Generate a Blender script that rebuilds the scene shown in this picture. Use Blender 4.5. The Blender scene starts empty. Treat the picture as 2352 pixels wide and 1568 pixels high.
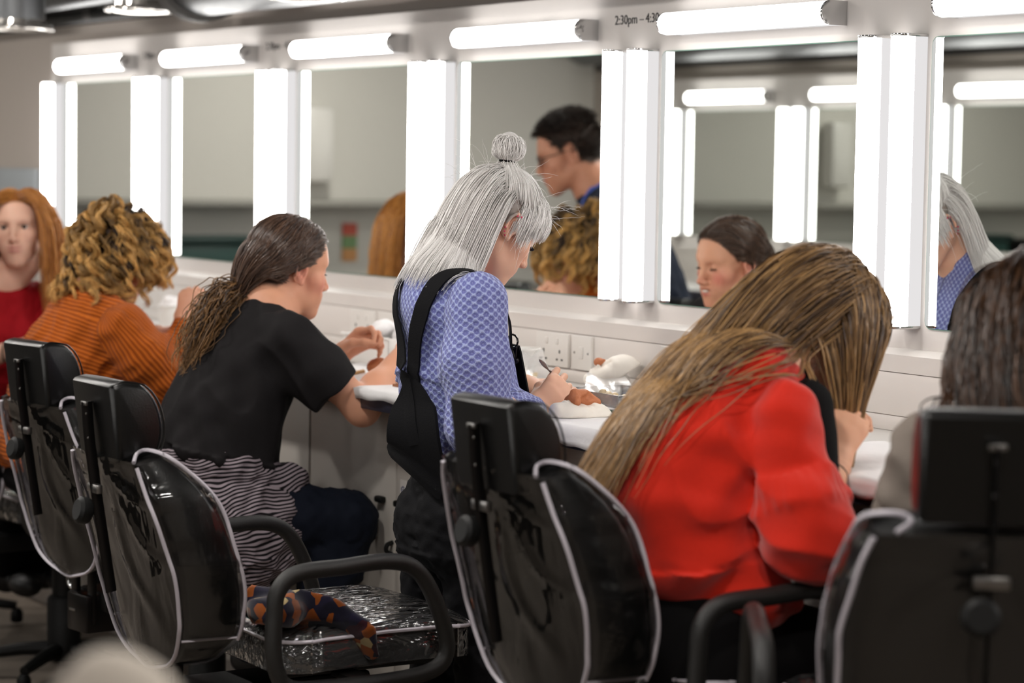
import bpy, bmesh, math, random
import numpy as np
from mathutils import Vector, Matrix
random.seed(7)
RNG = np.random.default_rng(7)
PI = math.pi
SC = bpy.context.scene
COL = SC.collection
# ------------------------------------------------------------------ camera
W, H = 2352, 1568
FPX = 85 / 36 * W
YAW, PITCH, ROLL = 0.5627, 0.07271, 0.01531
CAM_D, CAM_H = 3.358, 1.47
cF = np.array([-math.cos(YAW), math.sin(YAW), 0.0]) * math.cos(PITCH) + np.array([0, 0, -math.sin(PITCH)])
cR = np.cross(cF, [0, 0, 1.0]); cR /= np.linalg.norm(cR); cU = np.cross(cR, cF)
cR, cU = cR * math.cos(ROLL) + cU * math.sin(ROLL), -cR * math.sin(ROLL) + cU * math.cos(ROLL)
cC = np.array([0, -CAM_D, CAM_H])
def ray(x, y): return cF + cR * ((x - W / 2) / FPX) - cU * ((y - H / 2) / FPX)
def at(x, y, d):            # point seen at (x, y) and d metres in front of the mirror wall
    v = ray(x, y); return cC + v * ((CAM_D - d) / v[1])
def atX(x, y, X):           # point seen at (x, y) on the plane at X along the wall
    v = ray(x, y); return cC + v * (X / v[0])
def atz(x, y, Z): return cC + ray(x, y) * Z
camd = bpy.data.cameras.new('camera'); cam = bpy.data.objects.new('camera', camd); COL.objects.link(cam)
camd.sensor_width = 36; camd.lens = 85; camd.clip_start = 0.05; camd.clip_end = 60
M = Matrix(((cR[0], cU[0], -cF[0], cC[0]), (cR[1], cU[1], -cF[1], cC[1]), (cR[2], cU[2], -cF[2], cC[2]), (0, 0, 0, 1)))
cam.matrix_world = M
camd.dof.use_dof = True; camd.dof.focus_distance = 5.12; camd.dof.aperture_fstop = 2.8
SC.camera = cam
# ------------------------------------------------------------------ materials
def lin(c):
    c = np.array(c[:3], float) / 255
    return tuple(np.where(c <= 0.04045, c / 12.92, ((c + 0.055) / 1.055) ** 2.4)) + (1.0,)
MATS = {}
def mat(name, rgb=(200, 200, 200), rough=0.5, metal=0.0, spec=0.5, **kw):
    if name in MATS: return MATS[name]
    m = bpy.data.materials.new(name); m.use_nodes = True
    b = m.node_tree.nodes['Principled BSDF']
    b.inputs['Base Color'].default_value = lin(rgb); b.inputs['Roughness'].default_value = rough
    b.inputs['Metallic'].default_value = metal; b.inputs['Specular IOR Level'].default_value = spec
    for k, v in kw.items():
        if k == 'sheen': b.inputs['Sheen Weight'].default_value = v
        if k == 'sss':
            b.inputs['Subsurface Weight'].default_value = v; b.inputs['Subsurface Radius'].default_value = (0.012, 0.005, 0.003); b.inputs['Subsurface Scale'].default_value = 1.0
        if k == 'coat': b.inputs['Coat Weight'].default_value = v
        if k == 'emit': b.inputs['Emission Color'].default_value = lin(kw.get('ecol', (255, 255, 255))); b.inputs['Emission Strength'].default_value = v
        if k == 'noise':   # (scale, bump strength, colour amount)
            sc, bs, ca = v; nt = m.node_tree; N = nt.nodes; L = nt.links
            tc = N.new('ShaderNodeTexCoord'); no = N.new('ShaderNodeTexNoise'); no.inputs['Scale'].default_value = sc; no.inputs['Detail'].default_value = 5
            L.new(tc.outputs['Object'], no.inputs['Vector'])
            if bs:
                bp = N.new('ShaderNodeBump'); bp.inputs['Strength'].default_value = bs; bp.inputs['Distance'].default_value = 0.01
                L.new(no.outputs['Fac'], bp.inputs['Height']); L.new(bp.outputs['Normal'], b.inputs['Normal'])
            if ca:
                mx = N.new('ShaderNodeMix'); mx.data_type = 'RGBA'; a = np.array(lin(rgb))
                mx.inputs['A'].default_value = tuple(np.clip(a * (1 - ca), 0, 1)[:3]) + (1,); mx.inputs['B'].default_value = tuple(np.clip(a * (1 + ca), 0, 1)[:3]) + (1,)
                L.new(no.outputs['Fac'], mx.inputs['Factor']); L.new(mx.outputs['Result'], b.inputs['Base Color'])
    MATS[name] = m
    return m
def nodes(m): return m.node_tree.nodes, m.node_tree.links, m.node_tree.nodes['Principled BSDF']
def math_node(nt, op, a, b=None):
    n = nt.nodes.new('ShaderNodeMath'); n.operation = op
    for i, v in enumerate((a, b)):
        if v is None: continue
        if isinstance(v, (int, float)): n.inputs[i].default_value = v
        else: nt.links.new(v, n.inputs[i])
    return n.outputs[0]
def ramp(nt, fac, stops):
    r = nt.nodes.new('ShaderNodeValToRGB'); e = r.color_ramp.elements
    while len(e) < len(stops): e.new(0.5)
    for i, (p, c) in enumerate(stops): e[i].position = p; e[i].color = lin(c)
    nt.links.new(fac, r.inputs['Fac']); return r.outputs['Color']
# ------------------------------------------------------------------ objects
def mesh_obj(name, V, Fc, m=None, parent=None, smooth=True, attrs=None, matidx=None):
    me = bpy.data.meshes.new(name)
    V = np.asarray(V, dtype=np.float64)
    if isinstance(Fc, np.ndarray):
        nf, k = Fc.shape
        me.vertices.add(len(V)); me.vertices.foreach_set('co', V.astype(np.float32).ravel())
        me.loops.add(nf * k); me.loops.foreach_set('vertex_index', Fc.astype(np.int32).ravel())
        me.polygons.add(nf); me.polygons.foreach_set('loop_start', np.arange(0, nf * k, k, dtype=np.int32))
        me.update(calc_edges=True); me.validate()
    else:
        me.from_pydata([tuple(v) for v in V], [], Fc); me.update()
    me.polygons.foreach_set('use_smooth', np.full(len(me.polygons), smooth))
    if attrs:
        for an, av in attrs.items():
            av = np.asarray(av, dtype=np.float32)
            if av.ndim == 1: a = me.attributes.new(an, 'FLOAT', 'POINT'); a.data.foreach_set('value', av)
            elif av.shape[1] == 3: a = me.attributes.new(an, 'FLOAT_VECTOR', 'POINT'); a.data.foreach_set('vector', av.ravel())
            else: a = me.attributes.new(an, 'FLOAT_COLOR', 'POINT'); a.data.foreach_set('color', av.ravel())
    o = bpy.data.objects.new(name, me); COL.objects.link(o)
    if m is not None: me.materials.append(m)
    if parent is not None:
        o.parent = parent; o.matrix_parent_inverse = parent.matrix_world.inverted()
    return o
def tag(o, label, cat, group=None, kind=None):
    o['label'] = label; o['category'] = cat
    if group: o['group'] = group
    if kind: o['kind'] = kind
    return o
def thing(name, label, cat, loc=(0, 0, 0), rz=0.0, group=None):
    o = bpy.data.objects.new(name, None); COL.objects.link(o); o.empty_display_size = 0.05
    o.location = loc; o.rotation_euler = (0, 0, rz)
    o.matrix_world = Matrix.Translation(Vector(loc)) @ Matrix.Rotation(rz, 4, 'Z')
    return tag(o, label, cat, group)
def copy_tree(o, parent=None, loc=None, rz=None):
    c = o.copy(); COL.objects.link(c)
    if parent is not None: c.parent = parent
    if loc is not None: c.location = loc
    if rz is not None: c.rotation_euler = (0, 0, rz)
    for ch in [x for x in bpy.data.objects if x.parent == o]: copy_tree(ch, c)
    return c
class MB:
    """collects shapes into one mesh"""
    def __init__(s): s.v = []; s.f = []; s.n = 0
    def add(s, V, Fc):
        V = np.asarray(V, float); s.v.append(V); s.f += [tuple(int(i) + s.n for i in f) for f in Fc]; s.n += len(V); return s
    def box(s, c, sz, bev=0.0, R=None, seg=2):
        bm = bmesh.new(); bmesh.ops.create_cube(bm, size=1.0)
        bmesh.ops.scale(bm, vec=sz, verts=bm.verts)
        if bev > 0: bmesh.ops.bevel(bm, geom=bm.edges[:], offset=min(bev, min(sz) * 0.49), segments=seg, profile=0.5, affect='EDGES')
        V = np.array([v.co[:] for v in bm.verts]); bm.verts.index_update(); Fc = [[v.index for v in f.verts] for f in bm.faces]; bm.free()
        if R is not None: V = V @ np.asarray(R).T
        return s.add(V + np.asarray(c), Fc)
    def tube(s, pts, r, n=8, closed=False, flat=None, caps=True):
        P = np.asarray(pts, float); K = len(P); r = np.broadcast_to(np.asarray(r, float), (K,))
        if closed: T = np.roll(P, -1, 0) - np.roll(P, 1, 0)
        else: T = np.gradient(P, axis=0)
        T /= np.linalg.norm(T, axis=1)[:, None] + 1e-12
        up = np.array([0, 0, 1.0]) if abs(T[0][2]) < 0.9 else np.array([1.0, 0, 0])
        if flat is not None: up = np.asarray(flat[1], float)
        N = np.cross(T[0], np.cross(up, T[0])); N /= np.linalg.norm(N) + 1e-12; V = []
        a = np.linspace(0, 2 * PI, n, endpoint=False)
        for k in range(K):
            N = N - T[k] * (N @ T[k]); N /= np.linalg.norm(N) + 1e-12; B = np.cross(T[k], N)
            e = 1.0 if flat is None else flat[0]
            V.append(P[k] + r[k] * (np.cos(a)[:, None] * N * e + np.sin(a)[:, None] * B))
        Fc = []
        for k in range(K if closed else K - 1):
            k2 = (k + 1) % K
            for j in range(n): Fc.append((k * n + j, k * n + (j + 1) % n, k2 * n + (j + 1) % n, k2 * n + j))
        if not closed and caps: Fc += [tuple(range(n))[::-1], tuple((K - 1) * n + j for j in range(n))]
        return s.add(np.concatenate(V), Fc)
    def prism(s, out, axis_o, ux, uy, uz, depth, bev=0.0, seg=2):
        """outline in (ux, uy), extruded along uz by depth"""
        bm = bmesh.new(); vs = [bm.verts.new((x, y, 0)) for x, y in out]; f = bm.faces.new(vs)
        r = bmesh.ops.extrude_face_region(bm, geom=[f]); ev = [e for e in r['geom'] if isinstance(e, bmesh.types.BMVert)]
        bmesh.ops.translate(bm, vec=(0, 0, depth), verts=ev)
        if bev > 0:
            ed = [e for e in bm.edges if abs(e.verts[0].co.z - e.verts[1].co.z) < 1e-6]
            bmesh.ops.bevel(bm, geom=ed, offset=bev, segments=seg, profile=0.5, affect='EDGES')
        bmesh.ops.recalc_face_normals(bm, faces=bm.faces)
        bm.verts.index_update(); V = np.array([v.co[:] for v in bm.verts]); Fc = [[v.index for v in f.verts] for f in bm.faces]; bm.free()
        B = np.array([ux, uy, uz], float)
        return s.add(V @ B + np.asarray(axis_o, float), Fc)
    def lathe(s, prof, o, axis=(0, 0, 1), n=32, caps=True):
        ax = np.asarray(axis, float); ax /= np.linalg.norm(ax); u = np.cross(ax, [0.3, 0.9, 0.1]); u /= np.linalg.norm(u); w = np.cross(ax, u)
        a = np.linspace(0, 2 * PI, n, endpoint=False); V = [np.asarray(o) + r * (np.cos(a)[:, None] * u + np.sin(a)[:, None] * w) + z * ax for r, z in prof]
        Fc = [(k * n + j, k * n + (j + 1) % n, (k + 1) * n + (j + 1) % n, (k + 1) * n + j) for k in range(len(prof) - 1) for j in range(n)]
        if caps: Fc += [tuple(range(n))[::-1], tuple((len(prof) - 1) * n + j for j in range(n))]
        return s.add(np.concatenate(V), Fc)
    def ball(s, c, r, n=12):
        r = np.broadcast_to(np.asarray(r, float), (3,)); V = [(0, 0, 1)] ; m = n // 2 + 1
        for i in range(1, m):
            t = PI * i / m
            for j in range(n): V.append((math.sin(t) * math.cos(2 * PI * j / n), math.sin(t) * math.sin(2 * PI * j / n), math.cos(t)))
        V.append((0, 0, -1)); Fc = [(0, 1 + j, 1 + (j + 1) % n) for j in range(n)]
        for i in range(m - 2):
            for j in range(n): Fc.append((1 + i * n + j, 1 + (i + 1) * n + j, 1 + (i + 1) * n + (j + 1) % n, 1 + i * n + (j + 1) % n))
        e = len(V) - 1; Fc += [(e, 1 + (m - 2) * n + (j + 1) % n, 1 + (m - 2) * n + j) for j in range(n)]
        return s.add(np.array(V) * r + np.asarray(c), Fc)
    def build(s, name, m, parent=None, smooth=35):
        o = mesh_obj(name, np.concatenate(s.v), s.f, m, parent, smooth=bool(smooth))
        if smooth and smooth < 180:
            bm = bmesh.new(); bm.from_mesh(o.data); a = math.radians(smooth)
            for e in bm.edges:
                if len(e.link_faces) == 2 and e.calc_face_angle(0) > a: e.smooth = False
            bm.to_mesh(o.data); bm.free()
        return o
def spline(P, n=8, closed=False):
    """Catmull-Rom through points"""
    P = np.asarray(P, float); K = len(P); out = []
    for i in range(K if closed else K - 1):
        p0 = P[(i - 1) % K] if (closed or i > 0) else 2 * P[0] - P[1]; p1 = P[i]; p2 = P[(i + 1) % K]
        p3 = P[(i + 2) % K] if (closed or i + 2 < K) else 2 * P[-1] - P[-2]
        for t in np.linspace(0, 1, n, endpoint=False):
            out.append(0.5 * ((2 * p1) + (-p0 + p2) * t + (2 * p0 - 5 * p1 + 4 * p2 - p3) * t * t + (-p0 + 3 * p1 - 3 * p2 + p3) * t ** 3))
    if not closed: out.append(P[-1])
    return np.array(out)
# ------------------------------------------------------------------ signed distance sculpting
def nrm(v): v = np.asarray(v, float); return v / (np.linalg.norm(v, axis=-1, keepdims=True) + 1e-12)
class Tf:
    """local frame: columns of R are the axes, o the origin, s a scale"""
    def __init__(s, o=(0, 0, 0), R=None, sc=1.0): s.o = np.asarray(o, float); s.R = np.eye(3) if R is None else np.asarray(R, float); s.sc = sc
    def p(s, v): return s.o + s.sc * (np.asarray(v, float) @ s.R.T)
    def inv(s, P): return (np.asarray(P) - s.o) @ s.R / s.sc
def rot(rz=0, rx=0, ry=0):
    return np.array(Matrix.Rotation(rz, 3, 'Z') @ Matrix.Rotation(rx, 3, 'X') @ Matrix.Rotation(ry, 3, 'Y'))
class Field:
    def __init__(s): s.ops = []; s.disp = None
    def _a(s, fn, c, r, k, sub): s.ops.append((fn, np.asarray(c, float), r, k, sub)); return s
    def cone(s, a, b, ra, rb=None, k=0.02, sub=False):
        a = np.asarray(a, float); b = np.asarray(b, float); rb = ra if rb is None else rb; ab = b - a; L2 = ab @ ab + 1e-12
        def fn(P):
            q = P - a; t = np.clip(q @ ab / L2, 0, 1); return np.linalg.norm(q - t[:, None] * ab, axis=1) - (ra + (rb - ra) * t)
        return s._a(fn, (a + b) / 2, np.linalg.norm(ab) / 2 + max(ra, rb), k, sub)
    def chain(s, pts, rs, k=0.02, sub=False):
        for i in range(len(pts) - 1): s.cone(pts[i], pts[i + 1], rs[i], rs[i + 1], k, sub)
        return s
    def ell(s, c, r, R=None, k=0.02, sub=False):
        c = np.asarray(c, float); r = np.asarray(r, float); R = np.eye(3) if R is None else np.asarray(R)
        def fn(P):
            q = (P - c) @ R; a = np.linalg.norm(q / r, axis=1); b = np.linalg.norm(q / (r * r), axis=1); return np.where(b > 1e-9, a * (a - 1) / (b + 1e-12), -min(r))
        return s._a(fn, c, max(r), k, sub)
    def rbox(s, c, sz, rad, R=None, k=0.01, sub=False):
        c = np.asarray(c, float); h = np.asarray(sz, float) / 2 - rad; R = np.eye(3) if R is None else np.asarray(R)
        def fn(P):
            q = np.abs((P - c) @ R) - h; return np.linalg.norm(np.maximum(q, 0), axis=1) + np.minimum(q.max(1), 0) - rad
        return s._a(fn, c, np.linalg.norm(np.asarray(sz)) / 2, k, sub)
    def loft(s, pts, A, B, side, k=0.02, endr=(0.4, 1.0), sub=False):
        """elliptic tube: half width A along side vectors, half depth B across"""
        pts = np.asarray(pts, float); A = np.asarray(A, float); B = np.asarray(B, float); K = len(pts); side = np.broadcast_to(np.asarray(side, float), (K, 3))
        def fn(P):
            d = np.full(len(P), 9.0)
            for i in range(K - 1):
                a = pts[i]; ab = pts[i + 1] - a; L2 = ab @ ab; t = np.clip((P - a) @ ab / L2, 0, 1); q = P - a - t[:, None] * ab
                ax = ab / math.sqrt(L2); sv = side[i] + (side[i + 1] - side[i]) * t[:, None]; sv = sv - (sv @ ax)[:, None] * ax; sv /= np.linalg.norm(sv, axis=1)[:, None]
                u = (q * sv).sum(1); w = q @ ax; f = np.cross(np.broadcast_to(ax, q.shape), sv); v = (q * f).sum(1)
                ta = A[i] + (A[i + 1] - A[i]) * t; tb = B[i] + (B[i + 1] - B[i]) * t; mn = np.minimum(ta, tb)
                e = np.ones(len(P))
                if i == 0: e = np.where(w < -1e-7, endr[0], e)
                if i == K - 2: e = np.where(w > 1e-7, endr[1], e)
                d = np.minimum(d, (np.sqrt((u / ta) ** 2 + (v / tb) ** 2 + (w / (mn * e)) ** 2) - 1) * mn * e)
            return d
        c = (pts.min(0) + pts.max(0)) / 2
        return s._a(fn, c, np.linalg.norm(pts.max(0) - pts.min(0)) / 2 + max(A.max(), B.max()), k, sub)
    def fnc(s, fn, c, r, k=0.01, sub=False): return s._a(fn, c, r, k, sub)
    def ev(s, P, ctr=None, rad=None):
        d = np.full(len(P), 9.0)
        for fn, c, r, k, sub in s.ops:
            if ctr is not None and np.linalg.norm(ctr - c) > r + rad + 2.4 * k + 0.025:
                continue
            e = fn(P)
            if sub:
                e = -e; h = np.maximum(k - np.abs(d - e), 0) / k; d = np.maximum(d, e) + h * h * k * 0.25
            else:
                h = np.maximum(k - np.abs(d - e), 0) / k; d = np.minimum(d, e) - h * h * k * 0.25
        if s.disp is not None: d = d + s.disp(P)
        return d
    def grad(s, P, e=0.002):
        g = np.stack([s.ev(P + np.eye(3)[i] * e) - s.ev(P - np.eye(3)[i] * e) for i in range(3)], 1); return nrm(g)
    def mesh(s, h, lo=None, hi=None, B=14):
        lo = np.min([c - r for _, c, r, _, sb in s.ops if not sb], 0) - 3 * h if lo is None else np.asarray(lo)
        hi = np.max([c + r for _, c, r, _, sb in s.ops if not sb], 0) + 3 * h if hi is None else np.asarray(hi)
        nb = np.ceil((hi - lo) / (h * B)).astype(int); N = nb * B + 1
        g = np.stack(np.meshgrid(*[np.arange(n) for n in nb], indexing='ij'), -1).reshape(-1, 3)
        ctr = lo + (g + 0.5) * B * h; R = B * h * 0.87
        loc = np.stack(np.meshgrid(*[np.arange(B + 1)] * 3, indexing='ij'), -1).reshape(-1, 3)
        VI = []; VP = []; Q = []
        step = np.array([N[1] * N[2], N[2], 1], dtype=np.int64)
        for gi, c in zip(g, ctr):
            if abs(s.ev(c[None], c, R)[0]) > R * 1.6 + 0.02: continue
            base = gi * B; P = lo + (base + loc) * h
            D = s.ev(P, c, R).reshape(B + 1, B + 1, B + 1)
            if D.min() > 0 or D.max() < 0: continue
            I = D < 0; cnt = np.zeros((B, B, B), int); acc = np.zeros((B, B, B, 3)); ne = np.zeros((B, B, B))
            for ax in range(3):
                o1, o2 = [x for x in range(3) if x != ax]
                for a in (0, 1):
                    for b in (0, 1):
                        s0 = [slice(0, B)] * 3; s1 = [slice(0, B)] * 3
                        s0[o1] = s1[o1] = slice(a, B + a); s0[o2] = s1[o2] = slice(b, B + b); s1[ax] = slice(1, B + 1)
                        d0 = D[tuple(s0)]; d1 = D[tuple(s1)]; x = (d0 < 0) != (d1 < 0)
                        t = np.where(x, d0 / np.where(x, d0 - d1, 1), 0)
                        ne += x; acc[..., ax] += np.where(x, t, 0); acc[..., o1] += np.where(x, a, 0); acc[..., o2] += np.where(x, b, 0)
            m = ne > 0; idx = np.argwhere(m)
            if not len(idx): continue
            pos = lo + (base + idx + acc[m] / ne[m][:, None]) * h
            VI.append(((base + idx) * step).sum(1)); VP.append(pos)
            for ax in range(3):
                o1, o2 = [(1, 2), (2, 0), (0, 1)][ax]
                s0 = [slice(0, B)] * 3; s1 = [slice(0, B)] * 3; s1[ax] = slice(1, B + 1)
                i0 = I[tuple(s0)]; x = i0 != I[tuple(s1)]; e = np.argwhere(x)
                if not len(e): continue
                cid = ((base + e) * step).sum(1); q = np.stack([cid - step[o1] - step[o2], cid - step[o2], cid, cid - step[o1]], 1)
                fl = ~i0[x]; q[fl] = q[fl][:, ::-1]; Q.append(q)
        VI = np.concatenate(VI); VP = np.concatenate(VP); Q = np.concatenate(Q)
        u, first = np.unique(VI, return_index=True); VP = VP[first]
        j = np.searchsorted(u, Q); j = np.clip(j, 0, len(u) - 1); ok = (u[j] == Q).all(1)
        return VP, j[ok]
def snoise(P, sc, seed=0, n=6):
    r = np.random.default_rng(seed); out = 0
    for i in range(n):
        kv = nrm(r.normal(size=3)) * sc * (0.7 + 0.9 * r.random()); out = out + np.sin(P @ kv + r.random() * 6.28)
    return out / math.sqrt(n)
# ================================================================== room
def struct(name, mb, m, smooth=0, parent=None):
    o = mb.build(name, m, parent, smooth)
    if parent is None: o['kind'] = 'structure'
    return o
m_wall = mat('wall_paint', (172, 163, 155), 0.7, noise=(60, 0.03, 0.02))
m_end = mat('end_wall_paint', (204, 201, 194), 0.75, noise=(40, 0.02, 0.03))
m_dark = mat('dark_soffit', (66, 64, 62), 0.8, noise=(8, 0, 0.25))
m_ceil = mat('ceiling_grey', (92, 90, 88), 0.85, noise=(6, 0, 0.2))
m_floor = mat('floor_vinyl', (128, 117, 106), 0.55, noise=(120, 0.02, 0.12))
m_panel = mat('panel_laminate', (216, 211, 207), 0.42, noise=(90, 0.01, 0.01))
m_white = mat('white_plastic', (226, 222, 217), 0.35)
m_trunk = mat('trunking_plastic', (222, 216, 211), 0.38)
m_chrome = mat('chrome', (205, 205, 205), 0.12, 1.0)
m_steel = mat('brushed_steel', (150, 148, 146), 0.3, 1.0)
m_galv = mat('galvanised_steel', (118, 120, 122), 0.42, 1.0, noise=(25, 0.06, 0.12))
m_black = mat('black_plastic', (9, 9, 9), 0.55, spec=.3)
m_edge = mat('worktop_edge', (38, 38, 50), 0.4)
m_top = mat('worktop_laminate', (205, 202, 198), 0.4)
m_cab = mat('cabinet_laminate', (196, 190, 182), 0.45, noise=(50, 0.01, 0.015))
m_ink = mat('black_ink', (38, 36, 38), 0.7)
m_mirror = mat('mirror_silver', (226, 229, 226), 0.0, 1.0)
m_medge = mat('mirror_edge_glass', (120, 150, 138), 0.1, 0.0)
b = m_mirror.node_tree.nodes['Principled BSDF']
def emis(name, strength, c=(255, 255, 255)):
    m = bpy.data.materials.new(name); m.use_nodes = True; nt = m.node_tree; nt.nodes.clear()
    e = nt.nodes.new('ShaderNodeEmission'); o = nt.nodes.new('ShaderNodeOutputMaterial'); e.inputs[0].default_value = lin(c); e.inputs[1].default_value = strength
    nt.links.new(e.outputs[0], o.inputs[0]); return m
LAMP_E = 9.6
m_lamp = emis('lamp_diffuser', LAMP_E, (255, 251, 247))
m_lampside = emis('lamp_diffuser_rim', 0.66, (255, 252, 252))
XL, XR, YB = -10.3, 1.4, -3.58
ZP = 1.893
def slab(x0, x1, y0, y1, z0, z1, bev=0.0): return MB().box(((x0 + x1) / 2, (y0 + y1) / 2, (z0 + z1) / 2), (abs(x1 - x0), abs(y1 - y0), abs(z1 - z0)), bev)
struct('floor', slab(XL - .1, XR + .1, YB - .2, .2, -.06, 0), m_floor)
struct('ceiling', slab(XL - .1, XR + .1, YB - .2, .2, 2.5, 2.56), m_ceil)
struct('wall_back', slab(XL, XR, .03, .13, 0, 1.955), m_wall)
struct('wall_back_upper', slab(XL, XR, .03, .13, 1.955, 2.5), m_dark)
struct('wall_end', slab(XL - .1, XL, YB - .15, .13, 0, 2.5), m_end)
struct('wall_right', slab(XR, XR + .1, YB - .15, .13, 0, 2.5), m_wall)
struct('wall_front', slab(XL, XR, YB - .13, YB - .03, 0, 1.955), m_wall)
struct('wall_front_upper', slab(XL, XR, YB - .13, YB - .03, 1.955, 2.5), m_dark)
struct('baseboard_end', slab(XL, XL + .015, YB - .03, .03, 0, .1, .004), m_wall)
# mirror panels (a proud laminate board along each long wall)
p1 = tag(struct('wall_back_panel', slab(-8.575, XR, .006, .03, .93, ZP, .002), m_panel), 'long white laminate backing panel carrying the row of lit mirrors', 'wall panel', kind='structure')
p2 = tag(struct('wall_front_panel', slab(-9.62, XR, YB - .03, YB - .006, .93, ZP, .002), m_panel), 'white backing panel with lit mirrors seen only in reflection', 'wall panel', kind='structure')
# ------------------------------------------------------------------ lamps and mirrors
def d_outline(w, dp, n=14):
    """flat back on the wall, straight sides, rounded front; (across, out)"""
    r = w / 2; s = dp - r * 0.95; out = [(-r, 0), (-r, s)]
    for a in np.linspace(PI, 0, n): out.append((r * math.cos(a), s + r * 0.95 * math.sin(a)))
    return out + [(r, s), (r, 0)]
LW, LD = 0.05, 0.069
def make_lamp(horizontal, L):
    """local: +X along the wall, +Y out of the wall, Z up, centre at the origin"""
    t = thing('strip_lamp', 'lamp', 'lamp')
    ux, uz = ((0, 0, 1), (1, 0, 0)) if horizontal else ((1, 0, 0), (0, 0, 1))
    uz = np.array(uz, float); ec = 0.005
    def ext(out, z0, z1, bev=0.0):
        mb = MB(); mb.prism(out, uz * z0, ux, (0, 1, 0), uz, z1 - z0, bev); return mb
    full = d_outline(LW, LD); s = LD - LW / 2 * .95
    front = [(-LW / 2, .034)] + [p for p in full if p[1] >= .036] + [(LW / 2, .034)]
    rear = [(-LW / 2, .0), (-LW / 2, .034), (LW / 2, .034), (LW / 2, 0)]
    ext(front, -L / 2 + ec, L / 2 - ec).build('lamp_diffuser', m_lamp, t, 40)
    ext(rear, -L / 2 + ec, L / 2 - ec).build('diffuser_rim', m_lampside, t, 40)
    big = d_outline(LW + .002, LD + .0015)
    ext(big, -L / 2 - .001, -L / 2 + ec, .001).build('end_cap', m_chrome, t, 40)
    e2 = ext(big, L / 2 - ec, L / 2 + .001, .001).build('end_cap', m_chrome, t, 40)
    if horizontal:
        sw = MB().box((L / 2 + .0025, .02, .002), (.004, .012, .018), .001); sw.box((L / 2 + .005, .02, .0), (.004, .006, .008), .001)
        sw.build('lamp_switch', m_white, e2, 30)
        MB().ball((L / 2 + .001, .033, .0), .003, 8).build('screw', m_black, e2)
    return t
def rrect(w, h, r, n=5):
    out = []
    for cx, cy, a0 in ((w / 2 - r, h / 2 - r, 0), (-w / 2 + r, h / 2 - r, 90), (-w / 2 + r, -h / 2 + r, 180), (w / 2 - r, -h / 2 + r, 270)):
        for k in range(n + 1):
            a = math.radians(a0 + 90 * k / n); out.append((cx + r * math.cos(a), cy + r * math.sin(a)))
    return out
MW, MH = .9416 - .103 - .086, .597
def make_mirror():
    t = thing('wall_mirror', 'mirror', 'mirror')
    MB().prism(rrect(MW, MH, .018), (0, .0045, 0), (1, 0, 0), (0, 0, 1), (0, -1, 0), .0045, 0).build('mirror_backing', m_medge, t, 40)
    MB().prism(rrect(MW - .005, MH - .005, .016), (0, .0045, 0), (1, 0, 0), (0, 0, 1), (0, 1, 0), .0015, 0).build('mirror_glass', m_mirror, t, 40)
    return t
vl = make_lamp(False, .602); hl = make_lamp(True, .60); mi = make_mirror()
who = ['far left end of the wall', 'red haired sitter', 'curly haired sitter', 'sitter in the black T-shirt', 'woman with silver hair', 'sitter in the red sweater', 'sitter with long dark hair', 'camera side of the wall', 'near end of the wall', '']
vl_used = hl_used = mi_used = False
def put(src, used, loc, rz, label, cat, group):
    o = src if not used else copy_tree(src)
    o.location = loc; o.rotation_euler = (0, 0, rz); tag(o, label, cat, group); return o
WV = ['before the unlit grey end wall', 'near the red haired girl', 'near the curly blonde head', 'behind the brown ponytail head', 'behind the silver haired woman', 'to the right of the smiling reflection', 'past the right frame edge', 'out of the frame on the right', 'nearest the camera']
WH = ['above the mirror at the far left', 'above the mirror behind the curly blonde head', 'above the mirror behind the brown ponytail', 'above the mirror behind the silver hair', 'beside the time lettering, above the smiling reflection', 'cut by the top right corner of the photo', 'past the right frame edge', 'out of the frame on the right', 'nearest the camera']
C0, PW = -8.491, .9416
for side in (0, 1):
    n = 8
    for i in range(n):
        c = (C0 if side == 0 else -9.50) + PW * i
        rz = PI if side == 0 else 0.0; y = .006 if side == 0 else YB - .006
        sd = '' if side == 0 else 'reflected '
        if side == 0: lv = 'upright strip lamp on the left edge of the mirror, ' + WV[i]; la = 'upright strip lamp on the right edge of the mirror, ' + WV[i]
        put(vl, vl_used, (c, y, 1.4485), rz, ('upright strip lamp at the left mirror edge, ' + WV[i]) if side == 0 else 'upright strip lamp on the opposite wall, seen only in the mirrors', 'lamp', 'upright mirror lamps' if side == 0 else 'opposite upright lamps'); vl_used = True
        put(vl, True, (c + PW - .103, y, 1.4485), rz, ('upright strip lamp at the right mirror edge, ' + WV[i]) if side == 0 else 'upright strip lamp on the opposite wall, seen only in the mirrors', 'lamp', 'upright mirror lamps' if side == 0 else 'opposite upright lamps')
        put(hl, hl_used, (c + .4095, y, 1.804), rz, ('bright horizontal strip lamp ' + WH[i]) if side == 0 else 'horizontal strip lamp on the opposite wall, seen only in the mirrors', 'lamp', 'horizontal lamps over the mirrors' if side == 0 else 'opposite horizontal lamps'); hl_used = True
        put(mi, mi_used, (c + .043 + MW / 2, y, 1.446), rz, ('frameless wall mirror ' + ['at the far left end', 'behind the curly blonde head', 'behind the brown ponytail head, showing the grey wall', 'beside the silver hair, showing the man in glasses', 'showing the smiling reflection', 'at the right, showing silver hair from behind', 'past the right frame edge', 'out of the frame on the right'][i]) if side == 0 else 'frameless mirror on the opposite wall, seen only in the mirrors', 'mirror', 'row of wall mirrors' if side == 0 else 'opposite mirrors'); mi_used = True
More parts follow.
